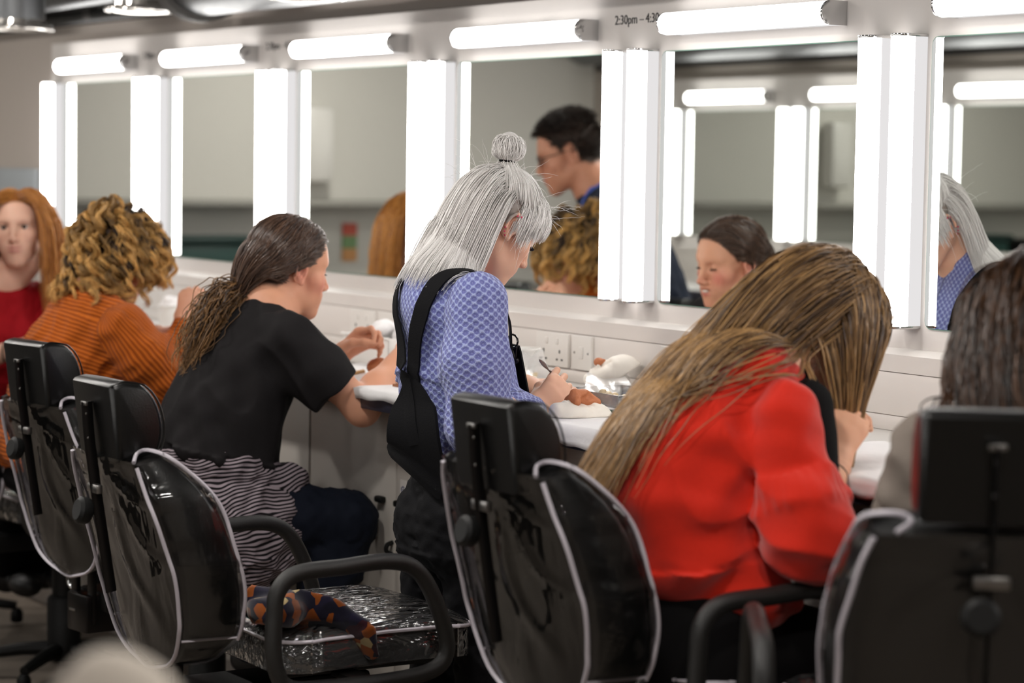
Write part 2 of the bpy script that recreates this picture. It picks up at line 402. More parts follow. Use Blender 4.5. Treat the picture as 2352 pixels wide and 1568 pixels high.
# ------------------------------------------------------------------ writing on the panel
def text_mesh(name, txt, size, m, loc, parent=None, ex=.0006, rx=PI / 2, align='LEFT'):
    cu = bpy.data.curves.new(name, 'FONT'); cu.body = txt; cu.size = size; cu.extrude = ex; cu.resolution_u = 4; cu.align_x = align
    tmp = bpy.data.objects.new(name, cu); COL.objects.link(tmp); dg = bpy.context.evaluated_depsgraph_get()
    me = bpy.data.meshes.new_from_object(tmp.evaluated_get(dg)); bpy.data.objects.remove(tmp); bpy.data.curves.remove(cu)
    o = bpy.data.objects.new(name, me); COL.objects.link(o); me.materials.clear(); me.materials.append(m)
    o.location = loc; o.rotation_euler = (rx, 0, 0); o.matrix_world = Matrix.Translation(loc) @ Matrix.Rotation(rx, 4, 'X')
    if parent: o.parent = parent; o.matrix_parent_inverse = parent.matrix_world.inverted()
    return o
for i, lb in ((4, 'black time lettering 2:30pm on the panel between two horizontal lamps'), (3, 'blurred dark lettering left of the lamp over the silver hair'), (2, 'blurred dark lettering left of the lamp over the brown ponytail'), (1, 'blurred dark lettering at the far left of the panel')):
    x = C0 + PW * i - .103
    if i == 4: x = at(1408, 50, 0)[0]
    else: x = C0 + PW * i + .11 - .29
    zt = at(1408, 58, 0)[2]
    if i in (4, 2, 1): tag(text_mesh('wall_lettering', '2:30pm \u2013 4:30pm', .032, m_ink, (x, .0055, zt + .001)), lb, 'lettering', 'times lettered on the panel')
# ------------------------------------------------------------------ trunking, sockets, worktop, cabinets
for side in (0, 1):
    s = 1 if side == 0 else -1; oy = 0 if side == 0 else YB
    x0 = -8.575 if side == 0 else -9.62
    tr = thing('dado_trunking', 'long white cable trunking with sockets above the worktop, under the mirrors' if side == 0 else 'white cable trunking on the opposite wall, seen only in reflection', 'trunking', (x0, oy + .006 * s, .93))
    def tb(z0, z1, dp, bev):
        return slab(x0, XR, oy + .006 * s, oy - dp * s, z0, z1, bev)
    out = [(.006, 1.103), (-.03, 1.103), (-.046, 1.094), (-.046, 1.058), (.006, 1.058)]
    MB().prism([(p[0] * s, p[1]) for p in out], (x0, oy, 0), (0, 1, 0), (0, 0, 1), (1, 0, 0), XR - x0, .0015).build('trunking_lid', m_trunk, tr, 30)
    tb(.968, 1.0565, .044, .002).build('socket_rail', m_trunk, tr, 30)
    tb(.936, .967, .046, .002).build('trunking_lid', m_trunk, tr, 30)
    wt = thing('worktop', 'long pale worktop with dark front edge under the mirrors' if side == 0 else 'worktop along the opposite wall, seen only in reflection', 'worktop', (x0, oy, .89))
    yf = oy - .615 * s
    slab(x0, XR if side == 0 else -1.2, oy + .004 * s, yf + .006 * s, .892, .936, .003).build('worktop_board', m_top, wt, 30)
    slab(x0, XR if side == 0 else -1.2, yf + .006 * s, yf, .890, .937, .003).build('front_edge', m_edge, wt, 30)
    if side: slab(x0, -1.2, YB + .02, YB + .50, 0, .892, .003).build('added_dark_panel', mat('added_panel_dark', (44, 41, 39), .6), wt, 30)  # out-of-view dark panel, added to darken reflections in the chair covers
def socket(name, x, gangs, label, holes=True):
    w = .146 if gangs == 2 else .086; z = 1.0125
    t = thing(name, label, 'socket', (x, -.044, z), 0, 'sockets on the trunking')
    MB().prism(rrect(w, .084, .004), (x, -.044, z), (1, 0, 0), (0, 0, 1), (0, -1, 0), .009, .002).build('face_plate', m_white, t, 30)
    for g in range(gangs):
        cx = x + (0 if gangs == 1 else (-.036 if g == 0 else .036)); 
        if holes:
            mb = MB(); mb.box((cx, -.0532, z - .004), (.004, .002, .008)); mb.box((cx - .011, -.0532, z - .024), (.0065, .002, .0045)); mb.box((cx + .011, -.0532, z - .024), (.0065, .002, .0045)); mb.build('socket_holes', m_black, t, 0)
            MB().box((cx + (.02 if g else -.02) * 0 + (-.012 if g else .012), -.0545, z + .021), (.011, .004, .016), .0015).build('rocker_switch', m_white, t, 30)
        else:
            MB().box((cx, -.0545, z), (.016, .004, .03), .0015).build('rocker_switch', m_white, t, 30)
            mb = MB(); mb.ball((x - .03, -.0532, z), .003, 8); mb.ball((x + .03, -.0532, z), .003, 8); mb.build('plate_screws', m_steel, t)
    return t
for px, py, g, h, lb in ((1274, 808, 2, True, 'white double socket just right of the silver haired woman, above her hands'), (1342, 809, 1, False, 'white single switch plate above the plaster mask'), (1565, 836, 2, True, 'white double socket half hidden by the long hair of the red sweater sitter'), (838, 730, 2, True, 'white double socket behind the raised hand of the black T-shirt sitter'), (893, 738, 1, False, 'white single switch plate between the raised hand and the blue sleeve')):
    socket('wall_socket', at(px, py, .044)[0], g, lb, h)
# cabinets under the worktop
def cabinet(x0, x1, doors, label, extra=False):
    t = thing('base_cabinet', label, 'cabinet', ((x0 + x1) / 2, -.25, 0), 0, 'cabinets under the worktop')
    slab(x0 + .004, x1 - .004, .004, -.478, .09, .888, .002).build('carcass', m_cab, t, 30)
    slab(x0 + .004, x1 - .004, .0, -.43, .0, .09).build('plinth', m_wall, t, 30)
    w = (x1 - x0) / doors
    for k in range(doors):
        a = x0 + w * k; dmb = slab(a + .003, a + w - .003, -.48, -.5, .1, .884, .002); dr = dmb.build('cabinet_door', m_cab, t, 30)
        hx = a + w - .064 if (k == 0 and doors == 2) else a + .03
        mb = MB(); mb.box((hx, -.509, .655), (.034, .018, .016), .005); mb.build('door_handle', m_black, dr, 30)
        if extra:
            mb = MB(); mb.tube(spline([(hx + .05, -.5, .555), (hx + .05, -.515, .55), (hx + .05, -.517, .535), (hx + .05, -.5, .525)], 5), .006); mb.build('coat_hook', m_black, dr)
        if extra and k == 1:
            lab = MB().box((a + .036, -.5006, .69), (.03, .0012, .046)).build('label_sticker', m_white, dr, 0)
            mk = MB(); mk.tube([(a + .036 + .007 * math.cos(q), -.5016, .69 + .007 * math.sin(q)) for q in np.linspace(0.6, 5.6, 12)], .0014, 5); mk.box((a + .038, -.5016, .69), (.006, .001, .003)); mk.build('sticker_mark', mat('sticker_blue', (70, 76, 120), .6), dr)
cabinet(-8.21, -7.31, 2, 'pale base cabinet at the far left, behind the first empty chair')
cabinet(-7.305, -6.405, 2, 'pale base cabinet behind the orange jumper sitter')
cabinet(-6.40, -5.5, 2, 'pale base cabinet behind the black T-shirt sitter')
cabinet(-5.496, -4.594, 2, 'pale base cabinet with small sticker, between the seated knee and the silver haired woman', True)
cabinet(-4.59, -4.177, 1, 'narrow pale base cabinet behind the legs of the silver haired woman')
slab(-4.147, -4.118, -.48, -.505, 0, .889, .003).build('worktop_leg', m_black)
wl = bpy.data.objects['worktop_leg']; wl.name = 'support_post'; tag(wl, 'black square post under the worktop between silver haired woman and red sweater', 'post')
cabinet(-4.10, -3.2, 2, 'pale base cabinet behind the red sweater sitter')
cabinet(-3.195, -2.295, 2, 'pale base cabinet at the right, behind the dark haired sitter')
cabinet(-2.29, -1.39, 2, 'pale base cabinet past the right edge of the photo')
# ------------------------------------------------------------------ overhead services
def downlight(px, py, Zc, r, label):
    c = atz(px, py, Zc); t = thing('downlight', label, 'ceiling light', c, 0, 'downlights hanging over the panel')
    MB().lathe([(r * .74, .02), (r * .74, .26)], c, n=36).build('lamp_can', m_galv, t, 40)
    MB().lathe([(r * .70, .03), (r * .74, .03), (r * .76, .014), (r * .94, .012), (r, .004), (r * .99, -.004), (r * .9, -.006), (r * .72, .004), (r * .6, .03)], c, n=40, caps=False).build('flange_ring', mat('satin_ring', (232, 228, 222), .16, .85), t, 60)
    MB().lathe([(r * .68, .012), (r * .5, .05), (r * .3, .06), (0.002, .06)], c, n=36, caps=False).build('reflector', emis('reflector_glow' + str(px), 1.3, (255, 246, 232)), t, 60)
    MB().lathe([(.012, .26), (.012, 2.5 - c[2])], c, n=10).build('hanging_rod', m_dark, t, 40)
downlight(42, 66, 8.0, .118, 'white ringed downlight can in the top left corner')
downlight(324, 24, 7.6, .116, 'white ringed downlight can above the second lamp from the left')
downlight(705, -5, 6.3, .105, 'round downlight ring cut by the top frame edge')
for k, (x, y) in enumerate([(-9.3, -1.7)] + [(-8.0 + 1.3 * q, -1.75) for q in range(7)]):
    li = bpy.data.lights.new('downlight_lamp', 'AREA'); li.shape = 'DISK'; li.size = .22; li.energy = 19 if k == 0 else 12.5; li.color = (1, .955, .90); lo = bpy.data.objects.new('downlight_lamp', li); COL.objects.link(lo); lo.location = (x, y, 2.44)
    c = (x, y, 2.47); t = thing('ceiling_downlight', 'round ceiling downlight over the room, only its light shows', 'ceiling light', c, 0, 'ceiling downlights in the room')
    MB().lathe([(.10, 0), (.12, -.006), (.12, .03), (.10, .03)], c, n=28).build('trim_ring', m_white, t, 40)
downlight(1600, -420, 5.2, .118, 'round downlight out of frame, mirrored at the top of the centre right mirror')
def duct(name, pts, r, m, label, ribs=0.0, collars=()):
    t = thing(name, label, 'duct', pts[0])
    mb = MB(); P = spline(pts, 12); rr = np.full(len(P), r)
    if ribs:
        Q = []; 
        P = np.array([pts[0] + (np.asarray(pts[-1]) - np.asarray(pts[0])) * u for u in np.linspace(0, 1, 160)]); rr = r * (1 + ribs * np.sin(np.arange(160) * 1.6))
    mb.tube(P, rr, 28); mb.build('duct_pipe', m, t, 50)
    for x in collars:
        MB().lathe([(r * 1.02, -.03), (r * 1.12, -.03), (r * 1.12, .03), (r * 1.02, .03)], (x, pts[0][1], pts[0][2]), (1, 0, 0), 28).build('duct_collar', m_dark, t, 40)
duct('air_duct', [(-6.95, -.15, 2.072), (-4.0, -.15, 2.072), (XR - .1, -.15, 2.072)], .155, m_galv, 'thick galvanised air duct running above the panel at the top', 0, (-6.93, -5.2, -3.0))
duct('flexible_duct', [(-9.9, -.16, 2.045), (-8.4, -.16, 2.045), (-7.55, -.16, 2.06)], .065, m_galv, 'ribbed silver flexible duct at the top left', .04)
duct('black_pipe', [(-10.2, -.05, 1.975), (-8.6, -.05, 1.972), (-7.1, -.05, 1.972)], .022, m_black, 'thin black pipe above the far left mirror', 0, (-8.05, -8.85))
duct('air_duct', [(-10.1, YB + .16, 2.12), (-7, YB + .16, 2.12), (-1.5, YB + .16, 2.12)], .15, m_galv, 'galvanised duct over the opposite wall, seen only in reflection')
duct('black_pipe', [(-10.1, YB + .4, 2.2), (-7, YB + .4, 2.2), (-1.5, YB + .4, 2.2)], .04, m_dark, 'dark pipe over the opposite wall, seen only in reflection')
# ------------------------------------------------------------------ end wall things (seen in the mirrors)
def reflX(x, y, X):
    v = ray(x, y); q = cC + v * (X / v[0]); return q * [1, -1, 1]
m_shelf = mat('shelf_grey', (150, 147, 140), .6)  # one even grey over the whole shelf
q = reflX(400, 465, XL + .15)
sh = MB().box((XL + .11, -1.75, q[2]), (.22, 2.6, .03), .004).build('wall_shelf', m_shelf, None, 30); tag(sh, 'grey wall shelf on the end wall, seen in the left mirrors', 'shelf')
wb = thing('side_counter', 'grey counter along the end wall, seen in the left mirrors', 'counter', (XL + .3, -1.75, 0))
MB().box((XL + .3, -1.75, .88), (.58, 2.7, .04), .005).build('counter_top', mat('counter_grey', (128, 124, 118), .5), wb, 30)
MB().box((XL + .28, -1.75, .43), (.5, 2.6, .86), .005).build('counter_base', mat('counter_base_grey', (120, 116, 110), .6), wb, 30)
q = reflX(512, 590, XL + .3)
g = thing('green_box', 'dark green storage crate on the far counter, seen in the third mirror from left', 'crate', (XL + .3, q[1], .9))
MB().box((XL + .3, q[1], 1.0), (.34, .62, .2), .02).build('crate_body', mat('dark_green_plastic', (18, 58, 52), .45), g, 30)
MB().box((XL + .3, q[1] , 1.115), (.37, .66, .03), .01).build('crate_lid', mat('dark_green_lid', (14, 44, 40), .45), g, 30)
q = reflX(440, 590, XL + .3)
tag(MB().box((XL + .3, q[1] - (.0 if abs(q[1] - g.location[1]) > .45 else .46 * (1 if q[1] < g.location[1] else -1)) , 1.0), (.3, .22, .2), .03).build('black_bag', m_black, None, 30), 'dark bag beside the green crate, seen in the third mirror from left', 'bag')
q0 = reflX(806, 512, XL + .02); q1 = reflX(806, 600, XL + .02); w = abs(reflX(790, 550, XL)[1] - reflX(823, 550, XL)[1])
po = thing('notice', 'narrow notice in red, green and orange bands on the end wall, seen in mirror', 'notice', (XL + .01, q0[1], q1[2]))
zz = np.linspace(q0[2], q1[2], 4)
for k, c in enumerate(((196, 92, 76), (120, 150, 104), (206, 150, 96))): MB().box((XL + .008, q0[1], (zz[k] + zz[k + 1]) / 2), (.006, w, abs(zz[1] - zz[0]) - .002)).build(['red_band', 'green_band', 'orange_band'][k], mat('notice_%d' % k, c, .7), po, 0)
q0 = reflX(727, 245, XL + .06); q1 = reflX(727, 420, XL + .06)
MB().box((XL + .06, q0[1], (q0[2] + q1[2]) / 2), (.11, .15, abs(q0[2] - q1[2])), .03).build('towel_dispenser', mat('dispenser_white', (214, 211, 206), .35), None, 30)
tag(bpy.data.objects['towel_dispenser'], 'tall white paper towel dispenser on the end wall, seen in mirror', 'dispenser')
q = at(40, 412, -.02)
MB().box((-9.35, .02, 1.33), (1.2, .02, .2), .004).build('wall_board', mat('pale_blue_board', (150, 156, 160), .5), None, 30); tag(bpy.data.objects['wall_board'], 'pale blue grey board on the wall behind the red haired girl', 'board')
# ------------------------------------------------------------------ world and colour management
wd = bpy.data.worlds.new('world'); SC.world = wd; wd.use_nodes = True
wd.node_tree.nodes['Background'].inputs[0].default_value = (0.02, 0.02, 0.02, 1); wd.node_tree.nodes['Background'].inputs[1].default_value = 0.0
SC.view_settings.view_transform = 'Standard'; SC.view_settings.look = 'None'; SC.view_settings.exposure = 0.27; SC.view_settings.gamma = 1.0
SC.cycles.use_denoising = True; SC.cycles.max_bounces = 10; SC.cycles.glossy_bounces = 6; SC.cycles.transparent_max_bounces = 16
SC.cycles.sample_clamp_indirect = 6.0
SC.cycles.caustics_reflective = False; SC.cycles.caustics_refractive = False
# ================================================================== salon chairs
m_vinyl = mat('black_vinyl', (10, 10, 10), 0.33, noise=(260, 0.06, 0.1))
m_bar = mat('dark_steel_bar', (46, 44, 44), 0.32, 0.9)
m_tube = mat('black_rubber_tube', (26, 25, 24), 0.42, noise=(900, 0.25, 0.1))
m_pipe = mat('white_piping', (196, 190, 198), 0.35)
def film_mat(name, stretch=(1, 1, 1), scale=14, strength=0.5, haze=0.05, refl=1.25):
    m = bpy.data.materials.new(name); m.use_nodes = True; nt = m.node_tree; nt.nodes.clear(); N = nt.nodes; L = nt.links
    o = N.new('ShaderNodeOutputMaterial'); tr = N.new('ShaderNodeBsdfTransparent'); gl = N.new('ShaderNodeBsdfGlossy'); df = N.new('ShaderNodeBsdfDiffuse')
    gl.inputs['Roughness'].default_value = 0.06; gl.inputs['Color'].default_value = (1, 1, 1, 1); df.inputs['Color'].default_value = (0.8, 0.79, 0.79, 1); tr.inputs[0].default_value = (.97, .97, .97, 1)
    tc = N.new('ShaderNodeTexCoord'); mp = N.new('ShaderNodeMapping'); mp.inputs['Scale'].default_value = stretch; no = N.new('ShaderNodeTexNoise'); no.inputs['Scale'].default_value = scale; no.inputs['Detail'].default_value = 3; no.inputs['Distortion'].default_value = 0.6
    bp = N.new('ShaderNodeBump'); bp.inputs['Strength'].default_value = strength; bp.inputs['Distance'].default_value = 0.02
    L.new(tc.outputs['Object'], mp.inputs['Vector']); L.new(mp.outputs[0], no.inputs['Vector']); L.new(no.outputs['Fac'], bp.inputs['Height']); L.new(bp.outputs[0], gl.inputs['Normal']); L.new(bp.outputs[0], df.inputs['Normal'])
    fr = N.new('ShaderNodeFresnel'); fr.inputs['IOR'].default_value = 1.5; L.new(bp.outputs[0], fr.inputs['Normal'])
    k = math_node(nt, 'MULTIPLY', fr.outputs[0], refl); k = math_node(nt, 'MINIMUM', k, 1.0)
    m1 = N.new('ShaderNodeMixShader'); m1.inputs[0].default_value = haze; L.new(tr.outputs[0], m1.inputs[1]); L.new(df.outputs[0], m1.inputs[2])
    m2 = N.new('ShaderNodeMixShader'); L.new(k, m2.inputs[0]); L.new(m1.outputs[0], m2.inputs[1]); L.new(gl.outputs[0], m2.inputs[2]); L.new(m2.outputs[0], o.inputs[0])
    return m
m_film = film_mat('clear_plastic_cover', (1, 1, .3), 9, .32, .004, .95)
m_filmseat = film_mat('clear_plastic_seat', (1.7, .32, 1.0), 24, 1.0, .05, 2.4)
BW = [(0, .0), (.067, .006), (.115, .026), (.15, .06), (.175, .105), (.188, .16), (.193, .22), (.189, .28), (.178, .34), (.165, .385), (.152, .415)]
BH = .42
def back_pt(x, t, front=0.0):
    """point of the backrest: x across, t height above its bottom, front 0 = rear face, 1 = front face"""
    z = .468 + t; y = -.385 - .245 * t + .02 * math.sin(PI * min(t / BH, 1))
    u = t / BH; thick = .105 * (1 - .55 * max(0, (u - .72) / .28) ** 2.2) * (0.55 + .45 * min(1, u / .18))
    bulge = 1 + .05 * front
    return np.array([x * bulge, y + thick * front + front * .012 * math.sin(PI * u), z + .03 * front * max(0, (u - .4))])
def width_at(t): 
    xs = [p[0] for p in BW]; ts = [p[1] for p in BW]; return float(np.interp(t, ts, xs))
def make_chair():
    c = thing('salon_chair', 'chair', 'chair')
    # backrest core
    T = np.concatenate([np.linspace(0.001, .06, 6), np.linspace(.08, BH - .005, 14)]); n = 9; V = []; Fc = []
    def ring(t, off=0.0, wob=None):
        w = width_at(t) + off; pts = []
        for k in range(n): x = -w + 2 * w * k / (n - 1); pts.append(back_pt(x, t, 0) + np.array([0, -off - .006 * (1 - (x / w) ** 2), 0]))
        for f in (.12, .32, .5, .68, .88): pts.append(back_pt(w * (1 + .05 * math.sin(PI * f)), t, f))
        for k in range(n): x = w - 2 * w * k / (n - 1); pts.append(back_pt(x, t, 1) + np.array([0, off + .012 * (1 - (x / w) ** 2), 0]))
        for f in (.88, .68, .5, .32, .12): pts.append(back_pt(-w * (1 + .05 * math.sin(PI * f)), t, f))
        return np.array(pts)
    def shell(off, wob=0.0):
        V = []; 
        for t in T:
            R_ = ring(t, off)
            if wob:
                ctr = R_.mean(0); d = nrm(R_ - ctr); a = snoise(R_ * np.array([1, 1, .6]), 30, 3) * wob + snoise(R_, 75, 5) * wob * .4
                R_ = R_ + d * np.abs(a)[:, None]
            V.append(R_)
        K = len(V[0]); V = np.concatenate(V); Fc = [(k * K + j, k * K + (j + 1) % K, (k + 1) * K + (j + 1) % K, (k + 1) * K + j) for k in range(len(T) - 1) for j in range(K)]
        return V, Fc, K
    V, Fc, K = shell(-.006); Fc += [tuple(range(K))[::-1], tuple((len(T) - 1) * K + j for j in range(K))]
    MB().add(V, Fc).build('backrest', m_vinyl, c, 60)
    # clear cover: a dense sheet with tension folds that fan out from the bar clip
    def cover_ring(t, nc=33):
        w = width_at(t) + .004; pts = []
        for k in range(nc): x = -w + 2 * w * k / (nc - 1); pts.append(back_pt(x, t, 0) + np.array([0, -.005 - .010 * (1 - (x / w) ** 2), 0]))
        for f in np.linspace(.08, .92, 11): pts.append(back_pt(w * (1 + .03 * math.sin(PI * f)), t, f))
        for k in range(12): x = w - 2 * w * k / 11; pts.append(back_pt(x, t, 1) + np.array([0, .006 + .012 * (1 - (x / w) ** 2), 0]))
        for f in np.linspace(.92, .08, 11): pts.append(back_pt(-w * (1 + .03 * math.sin(PI * f)), t, f))
        return np.array(pts)
    TT = np.linspace(.002, BH + .004, 52); RS = [cover_ring(t) for t in TT]; K = len(RS[0]); V = np.stack(RS); ctr = V.mean(1, keepdims=True); dn = nrm(V - ctr)
    X, Z = V[..., 0], V[..., 2] - .468; ang = np.arctan2(X, .36 - Z + .02); rad = np.hypot(X, .36 - Z)
    fan = np.maximum(0, np.sin(ang * 9 + 2.2 * np.sin(rad * 16) + 1.0)) ** 4 * np.clip(rad / .06, 0, 1) * np.clip(1.3 - rad / .32, 0, 1)
    P0 = V.reshape(-1, 3); big = (snoise(P0 * [1, 1, .7], 26, 3) * .5 + .5 * snoise(P0 * [1.2, 1, .5], 58, 6)).reshape(X.shape)
    hor = np.maximum(0, np.sin((Z - .02 * np.sin(X * 30)) * 70)) ** 5 * np.clip((Z - .30) / .08, 0, 1)
    V = V + dn * (.0005 + .0075 * fan + .0022 * np.abs(big) + .0045 * hor)[..., None]
    Fc = [(k * K + j, k * K + (j + 1) % K, (k + 1) * K + (j + 1) % K, (k + 1) * K + j) for k in range(len(TT) - 1) for j in range(K)]
    cov = MB().add(V.reshape(-1, 3), Fc).build('plastic_cover', m_film, c, 180)
    # piping: rear outline, front outline, lower cross seam
    def outline(front):
        L_ = [back_pt(-width_at(t) - .006, t, front) for t in np.linspace(BH - .004, .1, 12)] + [back_pt(x, np.interp(x, [-.15, -.09, 0, .09, .15], [.05, .012, -.004, .012, .05]), front) for x in (-.145, -.1, -.05, 0, .05, .1, .145)] + [back_pt(width_at(t) + .006, t, front) for t in np.linspace(.1, BH - .004, 12)]
        P = np.array(L_); P[:, 0] += snoise(P, 40, 9) * .002; P[:, 1] += snoise(P, 36, 4) * .002
        return spline(P, 3)
    MB().tube(outline(-.12), .0042, 6).build('white_piping', m_pipe, cov, 60)
    fo = outline(1.02); MB().tube(fo[fo[:, 2] > .53], .0042, 6, caps=False).build('white_piping', m_pipe, cov, 60) if False else None
    for sgn in (-1, 1):
        P = np.array([back_pt(sgn * (width_at(t) + .006), t, 1.02) for t in np.linspace(.07, BH - .004, 14)]); P[:, 1] += snoise(P, 40, 12) * .003
        top = [back_pt(sgn * .12, BH + .006, .9), back_pt(sgn * .10, BH + .004, .55), back_pt(sgn * .125, BH - .002, .1)]
        MB().tube(spline(np.concatenate([P, top]), 3), .0042, 6).build('white_piping', m_pipe, cov, 60)
        MB().tube(spline([back_pt(sgn * (width_at(.075) + .005), .075, f) for f in (-.05, .35, .7, 1.0)], 4), .003, 6).build('white_piping', m_pipe, cov, 60)
    # headrest: flat rear, domed front
    prof = [(0, 0), (.0, .145)] + [(.045 * (1 - math.cos(a)) , .145 + .012 * math.sin(a)) for a in np.linspace(.5, 1.2, 3)] + [(.05 + .05 * math.sin(a), .075 + .078 * math.cos(a)) for a in np.linspace(.25, 2.7, 12)] + [(.03, .0)]
    MB().prism(prof, (-.1, -.5, .884), (0, 1, 0), (0, -.13, 1), (1, 0, 0), .2, .012, 3).build('headrest', m_vinyl, c, 40)
    hs = bpy.data.objects[-1] if False else None
    MB().tube(spline([(.1012, -.5 + p[0] - .13 * p[1] * .98, .884 + p[1]) for p in prof[1:]], 3), .0022, 5).build('headrest_seam', m_vinyl, c)
    # headrest bar, guide, knob
    bp_ = [(0, -.526, .995), (0, -.521, .93), (0, -.513, .87), (0, -.503, .80), (0, -.487, .70), (0, -.474, .62)]
    MB().tube(spline(bp_, 4), .0115, 8, flat=(.28, (1, 0, 0))).build('headrest_bar', m_bar, c, 30)
    mb = MB(); mb.box((0, -.531, .992), (.025, .006, .008), .001); mb.build('bar_end', m_steel, c, 30)
    [MB().ball(q, (.004, .003, .004), 8).build('bar_screw', m_steel, c) for q in ((0, -.528, .972), (0, -.524, .925))]
    mb = MB(); mb.box((0, -.509, .826), (.05, .014, .018), .003); mb.build('bar_guide', m_steel, c, 30)
    mb = MB(); mb.lathe([(.006, 0), (.006, .02), (.024, .02), (.027, .026), (.027, .04), (.02, .046), (.001, .046)], (-.016, -.495, .775), (0, -1, .2), 16); mb.build('clamp_knob', m_black, c, 40)
    # seat
    so = rrect(.43, .45, .09, 6)
    def seatz(x, y): 
        f = max(0, (y - .10) / .16); return .556 - .03 * f * f - .008 * (x / .2) ** 2 - .012 * max(0, (-y - .1) / .12)
    def seat(off, top_only, wob):
        V = []; Fc = []; G = 22
        o2 = np.array(spline(np.array(so), 2, True)); K = len(o2)
        rings = np.linspace(1, 0.02, 12)
        for s in rings:
            for p in o2:
                x, y = p * s * (1 + off * 4); y = y + .0
                e = 1 - max(0, (s - .8) / .2) ** 3 * .35
                z = seatz(x, y) + off - (1 - e) * .03
                if wob: z += abs(snoise(np.array([[x * .5, y * 2.2, 0]]), 32, 2)[0]) * wob
                V.append((x, y + .02, z))
        for k in range(len(rings) - 1): Fc += [(k * K + j, k * K + (j + 1) % K, (k + 1) * K + (j + 1) % K, (k + 1) * K + j) for j in range(K)]
        Fc.append(tuple((len(rings) - 1) * K + j for j in range(K)))
        b = len(V)
        for p in o2: V.append((p[0] * (1 + off * 4), p[1] * (1 + off * 4) + .02, seatz(*p) - .075))
        Fc += [(b + j, b + (j + 1) % K, (j + 1) % K, j) for j in range(K)]
        if not top_only: Fc.append(tuple(b + j for j in range(K))[::-1])
        return V, Fc, o2
    V, Fc, o2 = seat(0, False, 0); MB().add(V, Fc).build('seat', m_vinyl, c, 60)
    V, Fc, o2 = seat(.005, True, .004); sc = MB().add(V, Fc).build('seat_cover', m_filmseat, c, 180)
    MB().tube([(p[0] * 1.03, p[1] * 1.03 + .02, seatz(*p) - .012) for p in o2], .004, 6, True).build('white_piping', m_pipe, sc, 60)
    MB().box((0, .0, .465), (.34, .36, .03), .006).build('seat_plate', m_black, c, 30)
    # arms: closed tube loops
    for sgn in (-1, 1):
        x = sgn * .285
        P = [(x, -.262, .52), (x, -.262, .60), (x, -.255, .648), (x, -.215, .679), (x, -.12, .684), (x, -.02, .688), (x, .04, .672), (x, .08, .625), (x, .115, .54), (x, .118, .49), (x, .085, .462), (x, .0, .452), (x, -.15, .452), (x, -.235, .462)]
        ar = MB().tube(spline(P, 6, True), .0165, 12, True).build('arm_rest', m_tube, c, 60)
        MB().box((sgn * .235, -.06, .455), (.11, .05, .012), .003).build('arm_bracket', m_bar, ar, 30)
    # back bracket, mechanism, column, base
    MB().box((-.05, -.345, .455), (.03, .012, .17), .003).build('back_bracket', m_bar, c, 30); MB().box((.03, -.345, .44), (.03, .012, .19), .003).build('back_bracket', m_bar, c, 30)
    mb = MB(); mb.box((-.01, -.30, .37), (.1, .13, .095), .006); me = mb.build('tilt_mechanism', m_bar, c, 30)
    MB().box((-.03, -.3665, .375), (.03, .002, .006), .0008).build('maker_plate', m_steel, me)
    [MB().lathe([(.008, 0), (.008, .006), (.005, .008)], (.03, -.352, z), (0, -1, 0), 10).build('bolt', m_steel, me) for z in (.395, .345)]
    MB().tube(spline([(-.17, -.30, .52), (-.172, -.30, .44), (-.165, -.30, .41), (-.13, -.30, .402), (-.05, -.30, .40)], 5), .006, 8).build('recline_lever', m_chrome, c, 60)
    mb = MB(); mb.box((0, -.13, .40), (.14, .4, .05), .01); mb.build('under_frame', m_black, c, 30)
    mb = MB(); mb.lathe([(.034, .05), (.034, .4)], (0, 0, 0), n=20); mb.lathe([(.048, .05), (.048, .22), (.04, .23)], (0, 0, 0), n=20); mb.build('column', m_black, c, 40)
    for k in range(5):
        a = 2 * PI * k / 5 + .3; dx, dy = math.cos(a), math.sin(a); mb = MB(); mb.tube([(dx * .03, dy * .03, .075), (dx * .12, dy * .12, .07), (dx * .235, dy * .235, .052)], [.022, .019, .014], 8); mb.lathe([(.016, 0), (.02, .006), (.02, .03), (.012, .045)], (dx * .235, dy * .235, 0), n=12); mb.build('base_leg', m_black, c, 40)
    # foot rest
    mb = MB(); mb.tube(spline([(-.13, .08, .40), (-.13, .14, .30), (-.13, .20, .22), (0, .21, .215), (.13, .20, .22), (.13, .14, .30), (.13, .08, .40)], 5), .011, 8); mb.build('foot_rest', m_chrome, c, 60)
    return c
CH = make_chair()
chairs = []
for i, (x, y, rz, dz, hd, lb) in enumerate([
    (-4.365, -1.047, 0.0, .008, 0.0, 'empty black chair under clear plastic with a patterned scarf on its seat, left of centre'),
    (-5.52, -.775, .115, -.01, 0.0, 'black plastic covered chair of the black T-shirt sitter, behind the scarf chair'),
    (-3.44, -.735, .0, .065, -.03, 'black plastic covered chair of the red sweater sitter, in the centre front'),
    (-2.80, -.80, .97, .085, .02, 'black plastic covered chair turned away at the right edge, behind dark hair'),
    (-6.42, -.80, .1, .0, 0.0, 'black plastic covered chair at the left edge, partly cut off'),
    (-7.30, -.86, -.35, .0, 0.0, 'black plastic covered chair of the red haired girl, almost wholly out of frame')]):
    o = CH if i == 0 else copy_tree(CH)
    o.location = (x, y, 0); o.rotation_euler = (0, 0, rz); tag(o, lb, 'chair', 'salon chairs with plastic covers'); chairs.append(o)
    for ch in [q for q in bpy.data.objects if q.parent == o]:
        nm = ch.name.split('.')[0]
        if nm not in ('base_disc', 'column'): ch.location.z += dz
        if nm == 'column' and dz > 0: ch.scale.z = 1 + dz / .4
        if nm in ('headrest', 'headrest_seam', 'bar_end', 'bar_screw', 'headrest_bar'): ch.location.z += hd
